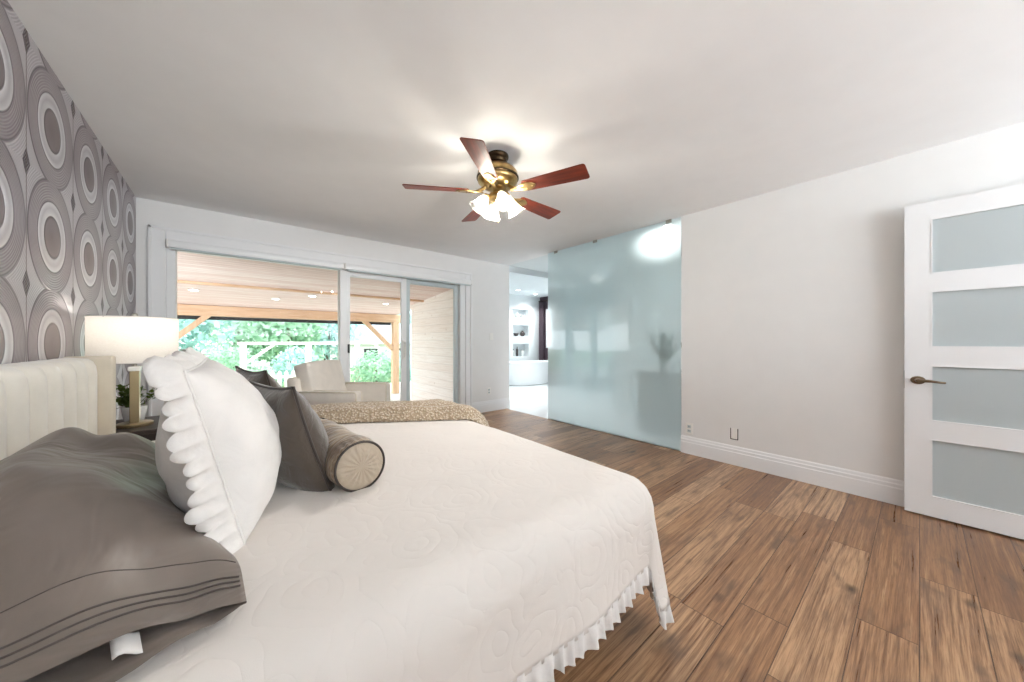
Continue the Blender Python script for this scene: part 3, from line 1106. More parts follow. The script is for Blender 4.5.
def leaf_cloud(mb, c, rad, n, size, rng):
    c = Vector(c)
    for _ in range(n):
        d = Vector((rng.gauss(0, 1), rng.gauss(0, 1), rng.gauss(0, 1)))
        d.normalize()
        k = rng.uniform(.35, 1) ** .5
        k *= 1 + .28 * nz(d.x * 2 + c.x, d.y * 2 + c.y, d.z * 2)
        p = c + Vector((d.x * rad[0] * k, d.y * rad[1] * k, d.z * rad[2] * k))
        a = Vector((rng.gauss(0, 1), rng.gauss(0, 1), rng.gauss(0, 1))).normalized()
        b_ = a.cross(d)
        if b_.length < 1e-3:
            continue
        b_.normalize()
        s = size * rng.uniform(.6, 1.3)
        mb.add([p - a * s * .7, p + b_ * s * .4, p + a * s * .7, p - b_ * s * .4], [(0, 1, 2, 3)])


bark = plain('bark', srgb(120, 104, 92), .9, var=.2, bump=.5, bscale=20)
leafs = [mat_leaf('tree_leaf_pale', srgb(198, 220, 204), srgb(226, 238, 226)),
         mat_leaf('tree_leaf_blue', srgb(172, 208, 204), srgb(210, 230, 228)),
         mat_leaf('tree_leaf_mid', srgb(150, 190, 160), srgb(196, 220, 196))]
rng = random.Random(11)


def tree(x, y, h, r, mi, label, n=1500):
    t = empty('garden_tree', (x, y, -.42), label=label, cat='tree', group='trees at the end of the garden')
    MB().tube([(0, 0, 0), (.05, 0, h * .3), (-.05, .05, h * .62)], [.16, .12, .06], 8).build('trunk', bark, t, smooth='all')
    c = MB()
    leaf_cloud(c, (0, 0, h * .52), (r, r * .8, h * .46), n, .24, rng)
    for q in range(4):
        a = q * 1.6 + x
        leaf_cloud(c, (r * .7 * math.cos(a), r * .5 * math.sin(a), h * (.22 + .12 * (q % 3))), (r * .55, r * .5, h * .2), n // 6, .22, rng)
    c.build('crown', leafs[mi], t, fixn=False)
    return t


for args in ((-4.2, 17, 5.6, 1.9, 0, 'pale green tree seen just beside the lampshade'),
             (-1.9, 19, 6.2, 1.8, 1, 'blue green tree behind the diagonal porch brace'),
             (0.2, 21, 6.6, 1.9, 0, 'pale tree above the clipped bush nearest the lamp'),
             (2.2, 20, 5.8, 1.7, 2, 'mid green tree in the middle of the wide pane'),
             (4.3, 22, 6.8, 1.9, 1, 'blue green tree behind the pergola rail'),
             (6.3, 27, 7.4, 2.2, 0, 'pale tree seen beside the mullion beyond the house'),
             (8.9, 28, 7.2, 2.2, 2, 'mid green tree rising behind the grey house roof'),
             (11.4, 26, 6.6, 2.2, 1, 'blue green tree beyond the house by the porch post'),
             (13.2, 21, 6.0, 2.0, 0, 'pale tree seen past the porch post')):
    tree(*args)


def bush(x, y, rx, rz, mi, label, n=1700):
    t = empty('garden_bush', (x, y, -.42), label=label, cat='bush', group='bushes in the garden')
    MB().tube([(0, 0, 0), (.0, .02, rz * .9)], [.06, .03], 7).build('stem', bark, t)
    c = MB()
    leaf_cloud(c, (0, 0, rz), (rx, rx * .8, rz), n, .085, rng)
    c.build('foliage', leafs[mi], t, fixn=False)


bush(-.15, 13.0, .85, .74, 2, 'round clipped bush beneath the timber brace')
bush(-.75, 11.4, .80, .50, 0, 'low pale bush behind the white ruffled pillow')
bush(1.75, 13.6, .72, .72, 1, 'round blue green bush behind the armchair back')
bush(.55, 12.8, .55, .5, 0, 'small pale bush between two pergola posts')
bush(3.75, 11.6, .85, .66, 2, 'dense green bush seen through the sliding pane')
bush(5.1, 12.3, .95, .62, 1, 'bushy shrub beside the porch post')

# ================================================================== BED
BX0, BX1, BY0, BY1, BTOP = -.52, 1.20, .76, 2.61, .60
HBY0, HBY1, HBZ = .58, 2.745, 1.065
bed = empty('bed', (.4, 1.68, 0), label='king bed with cream channel tufted velvet headboard against the wallpapered wall', cat='bed')
O = Vector((.4, 1.68, 0))


def L(x, y, z):
    return Vector((x, y, z)) - O


# headboard: vertical channels on the front, a smooth wing at either end
NCH = 14
y0c, y1c = HBY0 + .02, HBY1 - .012
cw = (y1c - y0c) / NCH


def channel_x(y):
    t = ((y - y0c) / cw) % 1.0
    return .058 * math.sqrt(max(0.0, 1 - (2 * t - 1) ** 2))


hb = MB()
nu = NCH * 16 + 1
ny = [y0c + (y1c - y0c) * i / (nu - 1) for i in range(nu)]
rows = [(.10, 0), (.98, 0), (1.02, .004), (1.045, .014), (1.058, .030), (HBZ, .055), (HBZ, .068)]
vs, fs = [], []
for z, inset in rows:
    for y in ny:
        x = -.575 + channel_x(y) * (1 if inset < .05 else .3) - inset
        vs.append(L(x, y, z))
nr = len(rows)
for j in range(nr - 1):
    for i in range(nu - 1):
        fs.append((j * nu + i, j * nu + i + 1, (j + 1) * nu + i + 1, (j + 1) * nu + i))
hb.add(vs, fs)
hb.box(-.648 - O.x, y0c - O.y, .10, -.60 - O.x, y1c - O.y, HBZ - .003)
hbo = hb.build('headboard', M['cream_velvet'], bed, smooth=True, fixn=False)
for s, yy in ((-1, HBY0 - .035), (1, HBY1 - .01)):
    MB().box(-.648 - O.x, yy - O.y, .06, -.475 - O.x, yy + .06 - O.y, HBZ + .004).build('headboard_wing', M['cream_linen'], bed, bevel=.014, seg=4, smooth=True)
MB().box(BX0 - O.x, BY0 - O.y + .03, .30, BX1 - O.x - .02, BY1 - O.y - .03, .585).build('mattress', M['mattress'], bed, bevel=.05, seg=4, smooth=True)
MB().box(BX0 - O.x, .82 - O.y, .13, 1.24 - O.x, 2.54 - O.y, .30).build('bed_base', M['cream_linen'], bed, bevel=.02, seg=3, smooth=True)
for lx in (-.40, 1.14):
    for ly in (.92, 2.44):
        MB(Matrix.Translation(L(lx, ly, 0))).lathe([(.018, 0), (.022, .01), (.032, .13), (0, .131)], 14).build('leg', M['dark_wood'], bed, smooth=True)

# ------------------------------------------------------------------ coverlet
DROP, RR = .375, .115


def drape(a, b, lift=0.0):
    """flat cloth coordinates -> point on the made bed, lifted along the normal"""
    ox = max(0.0, a - BX1)
    oyn, oyf = max(0.0, BY0 - b), max(0.0, b - BY1)
    oy = oyn if oyn > 0 else oyf
    sy = -1 if oyn > 0 else 1
    cx, cy = min(a, BX1), min(max(b, BY0), BY1)
    top = BTOP + .012 + .010 * nz(a, b, 0, 1.6) + .003 * nz(a, b, 4, 7)
    # slight crown of the mattress towards its middle
    top += .018 * (1 - min(1, abs((b - 1.68) / .95)) ** 3) * (1 - min(1, max(0, (a - .1) / 1.22)) ** 4)
    if ox <= 0 and oy <= 0:
        return Vector((a, b, top + lift))
    hyp = math.hypot(ox, oy)
    dx, dy = ox / hyp, oy / hyp * sy
    corner = min(ox, oy) / max(ox, oy, 1e-6)
    r = max(ox, oy) * (1 + .50 * smooth01(corner * 2.8))
    along = a if oy > ox else b
    R = RR + lift
    if r < RR * PI / 2:
        t = r / RR
        out, down = R * math.sin(t), RR - R * math.cos(t)
    else:
        e = r - RR * PI / 2
        fl = .05 + .12 * corner
        fold = (.018 * math.sin(along * 8.5 + 1.0) + .012 * nz(along, 3, 0, 5)) * min(1, e / .25) * (1 - corner)
        out, down = R + fl * e + fold, RR + e * (1 - .02 * corner)
    return Vector((cx + dx * out, cy + dy * out, top - down))


cv = MB()
nA, nB = 96, 130
A0, A1, B0, B1 = -.50, BX1 + DROP, BY0 - DROP, BY1 + DROP
cv.grid(nA, nB, lambda u, v: drape(A0 + (A1 - A0) * u, B0 + (B1 - B0) * v))
cov = cv.build('coverlet', M['coverlet'], None, smooth='all', solid=-.004, origin=(.4, 1.68, BTOP))
tag(cov, 'off white embossed bed coverlet with a ruffled hem covering the whole bed', 'bedspread')

# gathered frill along the three hanging hems
hem = []
steps = 420
path = []
for i in range(260):
    path.append((A0 + (A1 - A0) * i / 260, B0, 0))
for i in range(320):
    path.append((A1, B0 + (B1 - B0) * i / 320, 1))
for i in range(261):
    path.append((A1 + (A0 - A1) * i / 260, B1, 2))
pts = [drape(a, b) for a, b, _ in path]
rf = MB()
RN = 5
vs, fs = [], []
s_len = 0
for i, p in enumerate(pts):
    if i:
        s_len += (pts[i] - pts[i - 1]).length
    t = (pts[min(i + 1, len(pts) - 1)] - pts[max(i - 1, 0)])
    t.z = 0
    t = t.normalized() if t.length > 1e-6 else Vector((1, 0, 0))
    n = Vector((t.y, -t.x, 0))
    ph = s_len * 2 * PI / .044 + 3.0 * nz(s_len, 0, 0, 9)
    for j in range(RN):
        k = j / (RN - 1)
        amp = .002 + .0075 * k * (1 + .6 * nz(s_len, 5, 0, 13))
        wv = math.sin(ph) + .4 * math.sin(ph * .43 + 1)
        z = p.z + .012 - .062 * k + .003 * math.sin(ph * .5) * k
        vs.append(Vector((p.x, p.y, max(.006, z))) + n * (.004 + amp * wv + .006 * k) + t * (.003 * k * math.cos(ph)))
for i in range(len(pts) - 1):
    for j in range(RN - 1):
        a = i * RN + j
        fs.append((a, a + 1, a + RN + 1, a + RN))
rf.add([v - Vector((.4, 1.68, BTOP)) for v in vs], fs)
rfo = rf.build('ruffle', M['white_cotton'], cov, smooth='all')

# ------------------------------------------------------------------ knitted throw over the far foot corner
TP0, TP1 = Vector((.22, 2.46)), Vector((1.46, 1.79))
TD = (TP1 - TP0).normalized()
TN = Vector((-TD.y, TD.x))
TW = .46
def throw_fn(u, v):
    q = TP0 + TD * ((TP1 - TP0).length * (u * 1.04 - .02))
    wob = .03 * nz(u * 5, 0, 3)
    q = q + TN * (TW * v + wob * (1 - v))
    ridge = .050 * abs(math.sin(v * 8.2 + 1.2 * math.sin(u * 4.2))) ** .7 + .030 * (nz(u * 5, v * 4, 7) + .5)
    edge = min(1, v / .10, (1 - v) / .1, u / .03 + .2, (1 - u) / .03 + .2)
    hump = .012 * math.sin(PI * min(1, v * 1.1)) * (1 - .5 * abs(u - .6))
    fuzz = .0035 * nz(q.x * 110, q.y * 110, 0)
    return drape(q.x, q.y, .008 + (.014 + ridge + hump) * max(0.0, edge) + fuzz)
th = MB().grid(150, 56, throw_fn).build('knitted_throw', M['knit'], None, smooth='all', solid=-.006, origin=(1.0, 2.2, .62))
tag(th, 'rumpled beige chunky knit throw lying across the far foot corner of the bed', 'blanket')


# ------------------------------------------------------------------ pillows
def pillow_pts(n, w, h, t, pinch, seed, power=.5, wr=.010, topsag=0.0):
    """front and back grids of a soft pillow, local x width, y height, z thickness"""
    def side(sg):
        out = []
        for j in range(n):
            for i in range(n):
                u, v = -1 + 2 * i / (n - 1), -1 + 2 * j / (n - 1)
                x = w / 2 * u * (1 - pinch * (1 - v * v))
                y = h / 2 * v * (1 - pinch * (1 - u * u))
                e = max(0.0, (1 - u * u) * (1 - v * v))
                th_ = t / 2 * e ** power
                sag = 1 + topsag * (-v) * .5
                wk = wr * nz(x * 7 + seed, y * 7, sg * 2.0 + seed) + wr * .5 * nz(x * 17, y * 17 + seed, sg)
                # pulls running in from the corners
                wk += wr * .5 * math.sin(10 * (abs(u) - abs(v)) + seed) * (abs(u) * abs(v)) ** 1.5
                z = sg * (th_ * sag + wk * min(1, e * 6))
                out.append((x, y, z))
        return out
    return side(1), side(-1)


def pillow_mesh(n, *a, **k):
    f, b = pillow_pts(n, *a, **k)
    mb = MB()
    fa = [(j * n + i, j * n + i + 1, (j + 1) * n + i + 1, (j + 1) * n + i) for j in range(n - 1) for i in range(n - 1)]
    mb.add(f, fa)
    mb.add(b, [tuple(reversed(q)) for q in fa])
    return mb, f


def boundary(f, n):
    idx = [i for i in range(n)] + [j * n + n - 1 for j in range(1, n)] + [(n - 1) * n + i for i in range(n - 2, -1, -1)] + [j * n for j in range(n - 2, 0, -1)]
    return [Vector(f[i]) for i in idx]


def set_frame(o, center, a, b):
    a = Vector(a).normalized()
    b = Vector(b)
    b = (b - a * b.dot(a)).normalized()
    n = a.cross(b)
    o.matrix_world = Matrix(((a.x, b.x, n.x, center[0]), (a.y, b.y, n.y, center[1]), (a.z, b.z, n.z, center[2]), (0, 0, 0, 1)))


# taupe satin sham, lying propped on the headboard, open hem towards the camera side of the bed
S0, S1 = .795, 1.88            # along Y
def sham_xr(s):
    return .024 - .10 * smooth01((s - .10) / .42) - .05 * s
def sham_top(s, q):
    """s 0..1 from the open hem to the far end, q 0..1 from headboard to bed side"""
    y = S0 + (S1 - S0) * s
    xl = -.512 - .0 * s
    xr = sham_xr(s)
    x = xl + (xr - xl) * q
    body = smooth01((s - .02) / .30) * (1 - smooth01((s - .80) / .22)) ** .6
    prof = (max(0.0, 1 - abs(2 * q - 1) ** (3.2 if q < .5 else 2.3))) ** (.75 if q < .5 else .95)
    lean = .085 * (1 - q) ** 1.2 * smooth01((s - .10) / .3)
    z = .646 + (.012 + .165 * body * prof) + lean * (.35 + .65 * body)
    # hem stays puffed open near the middle
    op = (1 - smooth01(s / .20)) * math.sin(PI * min(1, max(0, (q * 1.04)))) ** .8
    z += .020 * op
    # creases running from the hem and along the pillow
    z += .021 * math.sin(q * 13 + s * 5 + 2 * nz(s * 3, q * 3, 1)) * (.25 + .75 * (1 - prof * .6)) * min(1, 4 * min(q, 1 - q)) * smooth01(s * 6)
    z += .016 * nz(x * 5, y * 5, 2) * smooth01(s * 5) + .008 * nz(x * 14, y * 9, 5) * smooth01(s * 5)
    # dimple pressed into the hem near its bed side corner
    z -= .012 * math.exp(-((q - .84) / .07) ** 2) * math.exp(-(s / .14) ** 2)
    yy = y + .020 * math.sin(q * 9 + .6) * (1 - s) + .02 * q * (1 - s)
    return Vector((x, yy, z))
def sham_bot(s, q):
    t = sham_top(s, q)
    fl = 1 - smooth01(s / .16)
    base = .642 + .005 * math.sin(q * 17 + s * 9)
    e = min(1.0, 12 * min(q, 1 - q, (1 - s) if s > .5 else 1))
    return Vector((t.x, t.y - .055 * fl * min(1, (1 - q) * 4), min(t.z - .004, base * e + t.z * (1 - e) * 1.0) if e < 1 else base))
SO = Vector((-.22, 1.35, .63))
NS, NQ = 70, 60
sm = MB().grid(NQ, NS, lambda u, v: sham_top(v, u) - SO)
sm.grid(NQ, NS, lambda u, v: sham_bot(v, u) - SO)
# side and far end walls
for qq in (0.0, 1.0):
    sm.grid(2, NS, lambda u, v, qq=qq: (sham_top(v, qq) if u < .5 else sham_bot(v, qq)) - SO)
sm.grid(NQ, 2, lambda u, v: (sham_top(1, u) if v < .5 else sham_bot(1, u)) - SO)
sham = sm.build('bed_pillow', M['taupe_satin'], None, smooth='all', merge=True, origin=None)
sham.location = SO
tag(sham, 'large taupe satin pillow with open stitched hem lying against the headboard', 'pillow')
# pillow insert inside the sham
def ins_fn(u, v):
    s, q = .10 + .86 * v, .06 + .88 * u
    return sham_top(s, q) - Vector((0, 0, .022)) - SO
for k, s in enumerate((.052, .068, .084)):
    MB().tube([sham_top(s, .01 + .98 * i / 60) - SO + Vector((0, 0, .0012)) for i in range(61)], .0021, 6).build('stitch_line', M['taupe_stitch'], sham, smooth='all')
MB().tube([sham_top(.138, .01 + .98 * i / 60) - SO + Vector((0, 0, .0005)) for i in range(61)], .0012, 6).build('hem_seam', M['taupe_stitch'], sham, smooth='all')
ctg = MB().grid(6, 6, lambda u, v: Vector((-.152 + .034 * u + .010 * v, .846 - .040 * v - .004 * u, .664 - .014 * v + .005 * math.sin(u * 5))) - SO)
tag(ctg.build('care_tag', M['white_cotton'], sham, smooth='all', solid=.0012), 'small white cloth care tag')

# white euro sham with a ruffle, leaning on the taupe pillow
N = 40
mb, fp = pillow_mesh(N, .56, .455, .27, .035, 3.3, .50, .012, .35)
wp = mb.build('ruffled_pillow', M['white_cotton'], None, smooth='all', merge=True)
bd_ = boundary(fp, N)


def ruffle_strip(bd, width, amp, wave, seed):
    m = len(bd)
    dens = 5
    P = []
    for i in range(m):
        for k in range(dens):
            P.append(bd[i].lerp(bd[(i + 1) % m], k / dens))
    vs, fs = [], []
    acc, RN = 0, 6
    m2 = len(P)
    for i, p in enumerate(P):
        acc += (P[i] - P[i - 1]).length if i else 0
        t = (P[(i + 3) % m2] - P[i - 3]).normalized()
        n = Vector((t.y, -t.x, 0))
        ph = acc * 2 * PI / wave + 2.4 * nz(acc * 9, seed, 0)
        for j in range(RN):
            k = j / (RN - 1)
            z = .80 * width * k ** 1.4 * (1 + .35 * nz(acc * 5, 0, seed)) + amp * k ** .9 * (math.sin(ph) + .6 * math.sin(ph * .47 + 1)) * (1 + .4 * nz(acc * 7, 2, seed)) + .016 * nz(acc * 11, k * 3, seed) * k + .020 * nz(acc * 4.5, 9, seed) * k
            vs.append(p + n * (width * .85 * k * (1 + .14 * math.sin(ph * .6)) * (1 - .2 * k)) + Vector((0, 0, z)) + t * (-.004 * k * math.cos(ph)))
    for i in range(m2):
        i2 = (i + 1) % m2
        for j in range(RN - 1):
            fs.append((i * RN + j, i2 * RN + j, i2 * RN + j + 1, i * RN + j + 1))
    return MB().add(vs, fs)


ruffle_strip(bd_, .064, .0065, .036, 2.0).build('ruffle', M['white_cotton'], wp, smooth='all', solid=.0015)
MB().tube(bd_, .0035, 6, closed=True).build('seam', M['white_cotton'], wp, smooth='all')
tag(wp, 'plump white pillow with ruffled edge standing against the taupe pillow', 'pillow')
set_frame(wp, (-.018, 1.365, .862), (-.03, -1, -.02), (-.215, .16, .90))

# two dark brown velvet cushions
def cushion(center, a, b, seed, label, w=.44, h=.43):
    mb, fp = pillow_mesh(32, w, h, .21, .09, seed, .55, .008, .3)
    c = mb.build('velvet_cushion', M['brown_velvet'], None, smooth='all', merge=True)
    MB().tube(boundary(fp, 32), .0048, 6, closed=True).build('piping', M['brown_piping'], c, smooth='all')
    tag(c, label, 'cushion', 'dark brown velvet cushions')
    set_frame(c, center, a, b)
    return c
cushion((.160, 1.495, .797), (.26, -.96, 0), (-.14, .06, .37), 1.7, 'dark brown velvet cushion beside the gold bolster, in front of its twin')
cushion((.130, 2.05, .812), (.22, -.97, 0), (-.12, .04, .37), 8.2, 'dark brown velvet cushion mostly hidden behind its twin, nearer the window')

# gold bolster lying in front of the cushions
bo = empty('bolster_pillow', (.325, 1.50, .712), rz=.10, label='gold brown satin bolster lying on the coverlet in front of the cushions', cat='cushion')
RB, HL = .088, .255
def bol(u, v):
    a = 2 * PI * u
    yy = -HL + 2 * HL * v
    e = min(1, min(v, 1 - v) / .05)
    gather = 1 + .035 * math.cos(a * 22) * (1 - smooth01(min(v, 1 - v) / .18))
    r = RB * (.94 + .06 * e ** .5) * gather * (1 + .07 * nz(math.cos(a) * .8, yy * 16, math.sin(a) * .8))
    return (r * math.cos(a), yy, r * math.sin(a))
MB().grid(88, 40, bol, wrap_u=True).build('bolster_body', M['bolster'], bo, smooth='all')
for s in (-1, 1):
    cap = MB()
    def capf(u, v, s=s):
        a = 2 * PI * u
        r = RB * .93 * (1 - v)
        return (r * math.cos(a), s * (HL + .014 * math.sqrt(max(0, 1 - (1 - v) ** 2)) - .002 + .003 * math.cos(a * 18) * (1 - v) * v * 3), r * math.sin(a))
    cap.grid(72, 12, capf, wrap_u=True).build('end_cap', M['bolster_end'], bo, smooth='all')
    MB().tube([(RB * .95 * math.cos(2 * PI * i / 48), s * HL, RB * .95 * math.sin(2 * PI * i / 48)) for i in range(48)], .0042, 8, closed=True).build('piping', M['brown_piping'], bo, smooth='all')

# ------------------------------------------------------------------ nightstand, lamp, plant
ns = empty('nightstand', (-.40, 3.03, 0), label='dark wood nightstand between the headboard and the window wall', cat='nightstand')
MB().box(-.22, -.22, .10, .20, .24, .62).build('carcass', M['dark_wood'], ns, bevel=.006)
MB().box(-.23, -.235, .62, .225, .255, .645).build('top', M['dark_wood'], ns, bevel=.004)
for z0, z1 in ((.13, .35), (.37, .60)):
    d = MB().box(.2, -.20, z0, .218, .22, z1).build('drawer', M['dark_wood'], ns, bevel=.004)
    MB().lathe([(.006, 0), (.006, .014), (.014, .018), (.013, .028), (0, .03)], 14, Matrix.Translation((.218, .01, (z0 + z1) / 2)) @ Matrix.Rotation(PI / 2, 4, 'Y')).build('knob', M['nickel'], d, smooth=True)
for lx in (-.18, .16):
    for ly in (-.18, .20):
        MB().box(lx - .02, ly - .02, 0, lx + .02, ly + .02, .10).build('leg', M['dark_wood'], ns, bevel=.003)

lm = empty('table_lamp', (-.435, 2.985, .645), label='bedside table lamp with white drum shade and champagne metal post', cat='lamp')
MB().lathe([(.075, 0), (.078, .004), (.078, .016), (.072, .020), (0, .021)], 32).build('base', M['lamp_post'], lm, smooth=True)
MB().box(-.020, -.020, .02, .020, .020, .325).build('post', M['lamp_post'], lm, bevel=.003)
MB().box(-.026, -.026, .325, .026, .026, .352).build('collar', M['pot_white'], lm, bevel=.004)
MB().lathe([(.009, .352), (.009, .47), (.014, .475), (.014, .49), (0, .491)], 14).build('stem', M['nickel'], lm, smooth=True)
sh = MB()
rs = .186
sh.grid(56, 5, lambda u, v: (rs * math.cos(2 * PI * u), rs * math.sin(2 * PI * u), .378 + .262 * v), wrap_u=True)
sho = sh.build('lamp_shade', M['lampshade'], lm, smooth='all')
for zz_ in (.378, .640):
    MB().tube([(rs * math.cos(2 * PI * i / 56), rs * math.sin(2 * PI * i / 56), zz_) for i in range(56)], .0028, 6, closed=True).build('shade_rim', M['white_cotton'], lm, smooth='all')
sp = MB()
for k in range(3):
    a = 2 * PI * k / 3
    sp.tube([(0, 0, .618), (rs * math.cos(a), rs * math.sin(a), .636)], .0025, 6)
sp.tube([(0, 0, .49), (.055, 0, .53), (.05, 0, .58), (0, 0, .62)], .0022, 6)
sp.tube([(0, 0, .49), (-.055, 0, .53), (-.05, 0, .58), (0, 0, .62)], .0022, 6)
sp.build('harp', M['nickel'], lm, smooth='all')
MB().lathe([(.006, .615), (.006, .64), (.012, .648), (.014, .658), (.009, .668), (0, .67)], 14).build('finial', M['nickel'], lm, smooth=True)
MB().lathe([(.012, .49), (.014, .50), (.028, .535), (.026, .56), (0, .575)], 14).build('bulb', M['lamp_bulb'], lm, smooth=True)
lamp_point('table_lamp_light', (-.435, 2.985, 1.24), 1.3, .03, (1.0, .93, .84))

random.seed(9)
pp = empty('potted_plant', (-.462, 3.15, .645), label='small bushy green plant on the nightstand behind the lamp post', cat='plant')
MB().lathe([(.04, 0), (.045, .006), (.058, .09), (.056, .095), (.048, .09), (0, .086)], 22).build('pot', M['pot_white'], pp, smooth=True)
MB().lathe([(.047, .084), (.03, .09), (0, .092)], 14).build('soil', M['soil'], pp, smooth=True)
stems, lv = MB(), MB()
for i in range(30):
    a, rr = random.uniform(0, 2 * PI), random.uniform(.01, .115)
    tp = Vector((rr * math.cos(a), rr * math.sin(a), random.uniform(.14, .235)))
    stems.tube([(.01 * math.cos(a), .01 * math.sin(a), .088), (tp.x * .6, tp.y * .6, tp.z * .7), tp], .0014, 5)
    for k in range(9):
        q = tp * random.uniform(.62, 1.0)
        d = Vector((random.gauss(0, 1), random.gauss(0, 1), random.gauss(.3, .8))).normalized() * random.uniform(.025, .042)
        blade_leaf(lv, q, q + d, .022, n=4)
stems.build('stems', M['leaf'], pp, smooth='all')
lf_ = lv.build('foliage', M['leaf'], pp, smooth='all', fixn=False)

# ------------------------------------------------------------------ armchair by the patio door
ch = empty('armchair', (.66, 4.03, 0), rz=math.atan2(-.67, .74) - PI / 2 + PI, label='cream upholstered armchair with square arms by the patio door', cat='armchair')
# local: -y is the facing direction, x across
ch.rotation_euler = (0, 0, math.atan2(.74, .67))
CW, CD = .39, .66
FB = M['chair_fabric']
MB().box(-CW, -CD + .02, .09, CW, -.02, .30).build('base', FB, ch, bevel=.02, seg=3, smooth=True)
for s in (-1, 1):
    x0, x1 = (CW - .115, CW) if s > 0 else (-CW, -CW + .115)
    am = MB().box(x0, -CD, .10, x1, -.02, .675).build('armrest', FB, ch, bevel=.022, seg=4, smooth=True)
    for xx in (x0 + .006, x1 - .006):
        MB().tube([(xx, -CD + .004, .12), (xx, -CD + .004, .655), (xx, -CD + .02, .673), (xx, -.04, .673)], .006, 8).build('piping', M['cream_linen'], am, smooth='all')
def soft_box(x0, y0, z0, x1, y1, z1, puff, n=14):
    mb = MB()
    def pt(u, v, w):
        x, y, z = x0 + (x1 - x0) * u, y0 + (y1 - y0) * v, z0 + (z1 - z0) * w
        return Vector((x, y, z))
    c = Vector(((x0 + x1) / 2, (y0 + y1) / 2, (z0 + z1) / 2))
    for ax in range(3):
        for s in (0, 1):
            def fn(u, v, ax=ax, s=s):
                q = [0, 0, 0]
                q[ax] = s
                q[(ax + 1) % 3] = u
                q[(ax + 2) % 3] = v
                p = pt(*q)
                d = puff * (math.sin(PI * u) * math.sin(PI * v)) ** .6
                p[ax] += d if s else -d
                return p
            mb.grid(n, n, fn)
    return mb
soft_box(-CW + .12, -CD - .01, .305, CW - .12, -.15, .43, .018).build('seat_cushion', FB, ch, smooth='all', merge=True, bevel=0)
# tall back, leaning away, slightly narrower at the top
bk = MB()
BKP = [(-.16, .28), (-.02, .28), (.03, .80), (-.07, .805)]
bk.prism(BKP, lambda u, v, d: (d * (1 - .04 * (v - .28)), u, v), -CW + .02, CW - .02)
bko = bk.build('backrest', FB, ch, bevel=.028, seg=4, smooth=True)
bc = soft_box(-CW + .10, 0, 0, CW - .10, .13, .52, .02)
bco = bc.build('back_cushion', FB, ch, smooth='all', merge=True)
bco.location = (0, -.25, .435)
bco.rotation_euler = (-.24, 0, 0)
MB().tube([(-CW + .06, -.066, .803), (0, -.066, .804), (CW - .06, -.066, .803)], .006, 8).build('back_piping', M['cream_linen'], ch, smooth='all')
for lx in (-CW + .06, CW - .06):
    for ly in (-CD + .07, -.08):
        MB(Matrix.Translation((lx, ly, 0))).lathe([(.016, 0), (.018, .005), (.026, .10), (0, .101)], 12).build('leg', M['dark_wood'], ch, smooth=True)

# ------------------------------------------------------------------ ceiling fan
FD, FLAT = 2.365, -.10
sT, cT = math.sin(THETA), math.cos(THETA)
FX, FY = FD * sT + FLAT * cT, FD * cT - FLAT * sT
fan = empty('ceiling_fan', (FX, FY, ZC), label='brass ceiling fan with five cherry wood blades and a cluster of glass lights', cat='ceiling fan')
MB().lathe([(.075, 0), (.078, -.010), (.074, -.022), (.066, -.030), (.066, -.050), (.060, -.058), (.050, -.062), (.05, -.085)], 36).build('canopy', M['dark_brass'], fan, smooth=True)
MB().lathe([(.05, -.070), (.075, -.076), (.115, -.094), (.138, -.121), (.142, -.148), (.136, -.157), (.140, -.164), (.138, -.185), (.115, -.209), (.085, -.220), (.06, -.223), (0, -.223)], 44).build('motor_housing', M['brass'], fan, smooth=True)
rg = MB().lathe([(.1415, -.150), (.147, -.153), (.147, -.162), (.1415, -.165)], 44)
rg.build('trim_band', M['dark_brass'], fan, smooth=True)
ZB = -.254
R0, R1 = .20, .635


def blade_outline():
    pts = []
    w0, w1, cr = .052, .068, .018
    pts += [(R0, -w0 + .012), (R0 + .012, -w0)]
    for k in range(6):
        a = -PI / 2 + PI / 2 * k / 5
        pts.append((R1 - cr + cr * math.cos(a), -w1 + cr + cr * math.sin(a)))
    for k in range(6):
        a = PI / 2 * k / 5
        pts.append((R1 - cr + cr * math.cos(a), w1 - cr + cr * math.sin(a)))
    pts += [(R0 + .012, w0), (R0, w0 - .012)]
    return pts


def make_blade(ang):
    e = empty('blade', (0, 0, ZB), ang)
    e.parent = fan
    tilt = Matrix.Rotation(math.radians(-13), 4, 'X')
    bl = MB(tilt).prism(blade_outline(), lambda u, v, d: (u, v, d), -.003, .003).build('wood_blade', M['cherry'], e, bevel=.0015, seg=1)
    ir = MB(tilt)
    # ornate iron: slim arm widening to a shield under the blade root
    sh_ = [(.10, -.014), (.15, -.012), (.175, -.022), (.20, -.036), (.235, -.040), (.27, -.026), (.29, 0), (.27, .026), (.235, .040), (.20, .036), (.175, .022), (.15, .012), (.10, .014)]
    ir.prism(sh_, lambda u, v, d: (u, v, d), -.0105, -.0035)
    ir.tube([(.085, 0, .03), (.11, 0, .012), (.15, 0, -.006), (.20, 0, -.010)], [.014, .012, .010, .006], 10)
    for px, py in ((.215, -.022), (.215, .022), (.265, 0)):
        ir.lathe([(.006, 0), (.005, -.003), (0, -.004)], 10, Matrix.Translation((px, py, -.0105)))
    ir.build('blade_iron', M['brass'], e, bevel=.002, seg=1, smooth=True)
    return e


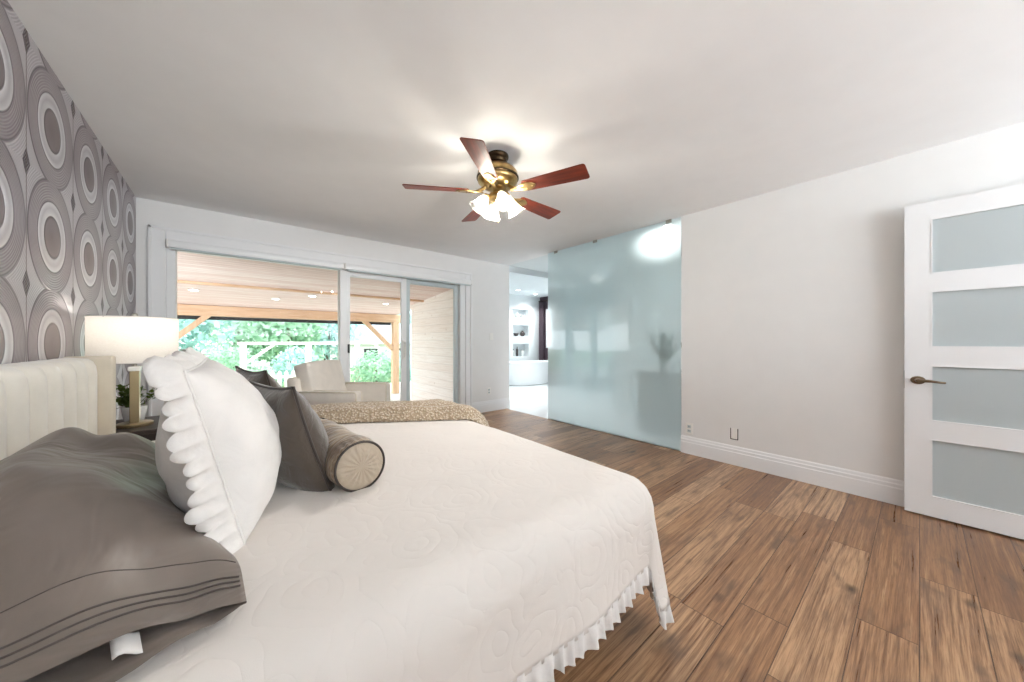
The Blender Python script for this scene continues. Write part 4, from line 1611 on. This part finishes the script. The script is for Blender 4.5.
for k in range(5):
    # angle measured in the camera's lateral/depth frame, turned into the room frame
    al = math.radians(-28 + 72 * k)
    l, d = math.cos(al), math.sin(al)
    make_blade(math.atan2(d * cT - l * sT, d * sT + l * cT))
MB().lathe([(.055, -.220), (.062, -.226), (.062, -.236), (.04, -.244), (.032, -.258), (.058, -.272), (.066, -.290), (.060, -.308), (.035, -.322), (.012, -.334), (.012, -.344), (0, -.348)], 36).build('light_kit_hub', M['brass'], fan, smooth=True)
for k in range(4):
    az = math.radians(20 + 90 * k) - THETA
    dv = Vector((math.cos(az), math.sin(az), 0))
    arm = MB().tube([dv * .045 + Vector((0, 0, -.290)), dv * .068 + Vector((0, 0, -.284)), dv * .080 + Vector((0, 0, -.298))], .008, 10)
    arm.build('light_arm', M['brass'], fan, smooth='all')
    ax = (dv * .56 + Vector((0, 0, -.83))).normalized()
    o = dv * .077 + Vector((0, 0, -.290))
    Lm = Matrix.Translation(o) @ ax.to_track_quat('Z', 'Y').to_matrix().to_4x4()
    fit = MB().lathe([(.012, -.008), (.022, 0), (.024, .014), (.022, .018)], 18, Lm).build('fitter', M['brass'], fan, smooth=True)
    shd = MB().lathe([(.022, .010), (.030, .022), (.036, .045), (.040, .070), (.050, .098), (.064, .116), (.062, .1165), (.048, .099), (.0375, .070), (.034, .045), (.028, .024), (.021, .012)], 36, Lm, flute=9, famp=.035)
    so = shd.build('glass_shade', M['shade_glass'], fan, smooth='all')
    MB().lathe([(.010, .016), (.012, .03), (.021, .052), (.022, .066), (.014, .082), (0, .088)], 16, Lm).build('bulb', M['bulb'], so, smooth=True)
    lamp_point('fan_lamp', Vector((FX, FY, ZC)) + o + ax * .098, 8.5, .022, (1.0, .975, .94))
for s, ln in ((.02, .10), (-.022, .085)):
    pc_ = MB()
    for i in range(int(ln / .006)):
        pc_.lathe([(0, -.0022), (.0022, 0), (0, .0022)], 6, Matrix.Translation((s, .018, -.338 - i * .006)))
    pc_.lathe([(0, 0), (.005, -.006), (.006, -.016), (0, -.024)], 10, Matrix.Translation((s, .018, -.338 - ln)))
    pc_.build('pull_chain', M['brass'], fan, smooth='all')


# ------------------------------------------------------------------ wall sockets
def socket(name, loc, rz, label, cover=True):
    o = empty(name, loc, rz, label=label, cat='outlet')
    if cover:
        MB().box(-.036, -.006, -.058, .036, 0, .058).build('cover_plate', M['white_plastic'], o, bevel=.003)
        for z in (-.022, .022):
            r = MB().box(-.017, -.009, z - .015, .017, -.006, z + .015).build('receptacle', M['grey_vinyl'], o, bevel=.003)
            MB().box(-.008, -.0095, z - .004, -.005, -.0088, z + .007).box(.005, -.0095, z - .004, .008, -.0088, z + .007).build('slot', M['dark_plastic'], r)
    else:
        f = MB().box(-.032, -.005, -.052, -.026, 0, .052).box(.026, -.005, -.052, .032, 0, .052)
        f.box(-.026, -.005, -.052, .026, 0, -.046)
        f.build('box_rim', M['dark_plastic'], o)
        MB().box(-.026, -.004, -.046, .026, 0, .052).build('insert', M['white_plastic'], o, bevel=.002)
    return o


socket('wall_outlet', (XR, 1.50, .255), -PI / 2, 'white wall outlet beside the frosted glass partition')
socket('wall_outlet', (XR, 1.10, .285), -PI / 2, 'uncovered outlet with dark rim on the white wall above the baseboard', cover=False)
socket('wall_outlet', (3.25, YB, .33), 0, 'white outlet on the window wall between patio door and bathroom')
sw = empty('light_switch', (3.30, YB, 1.22), label='white light switch on the window wall beside the patio door', cat='light switch')
MB().box(-.036, -.006, -.058, .036, 0, .058).build('cover_plate', M['white_plastic'], sw, bevel=.003)
MB().box(-.016, -.010, -.032, .016, -.006, .032).build('rocker', M['white_plastic'], sw, bevel=.002)
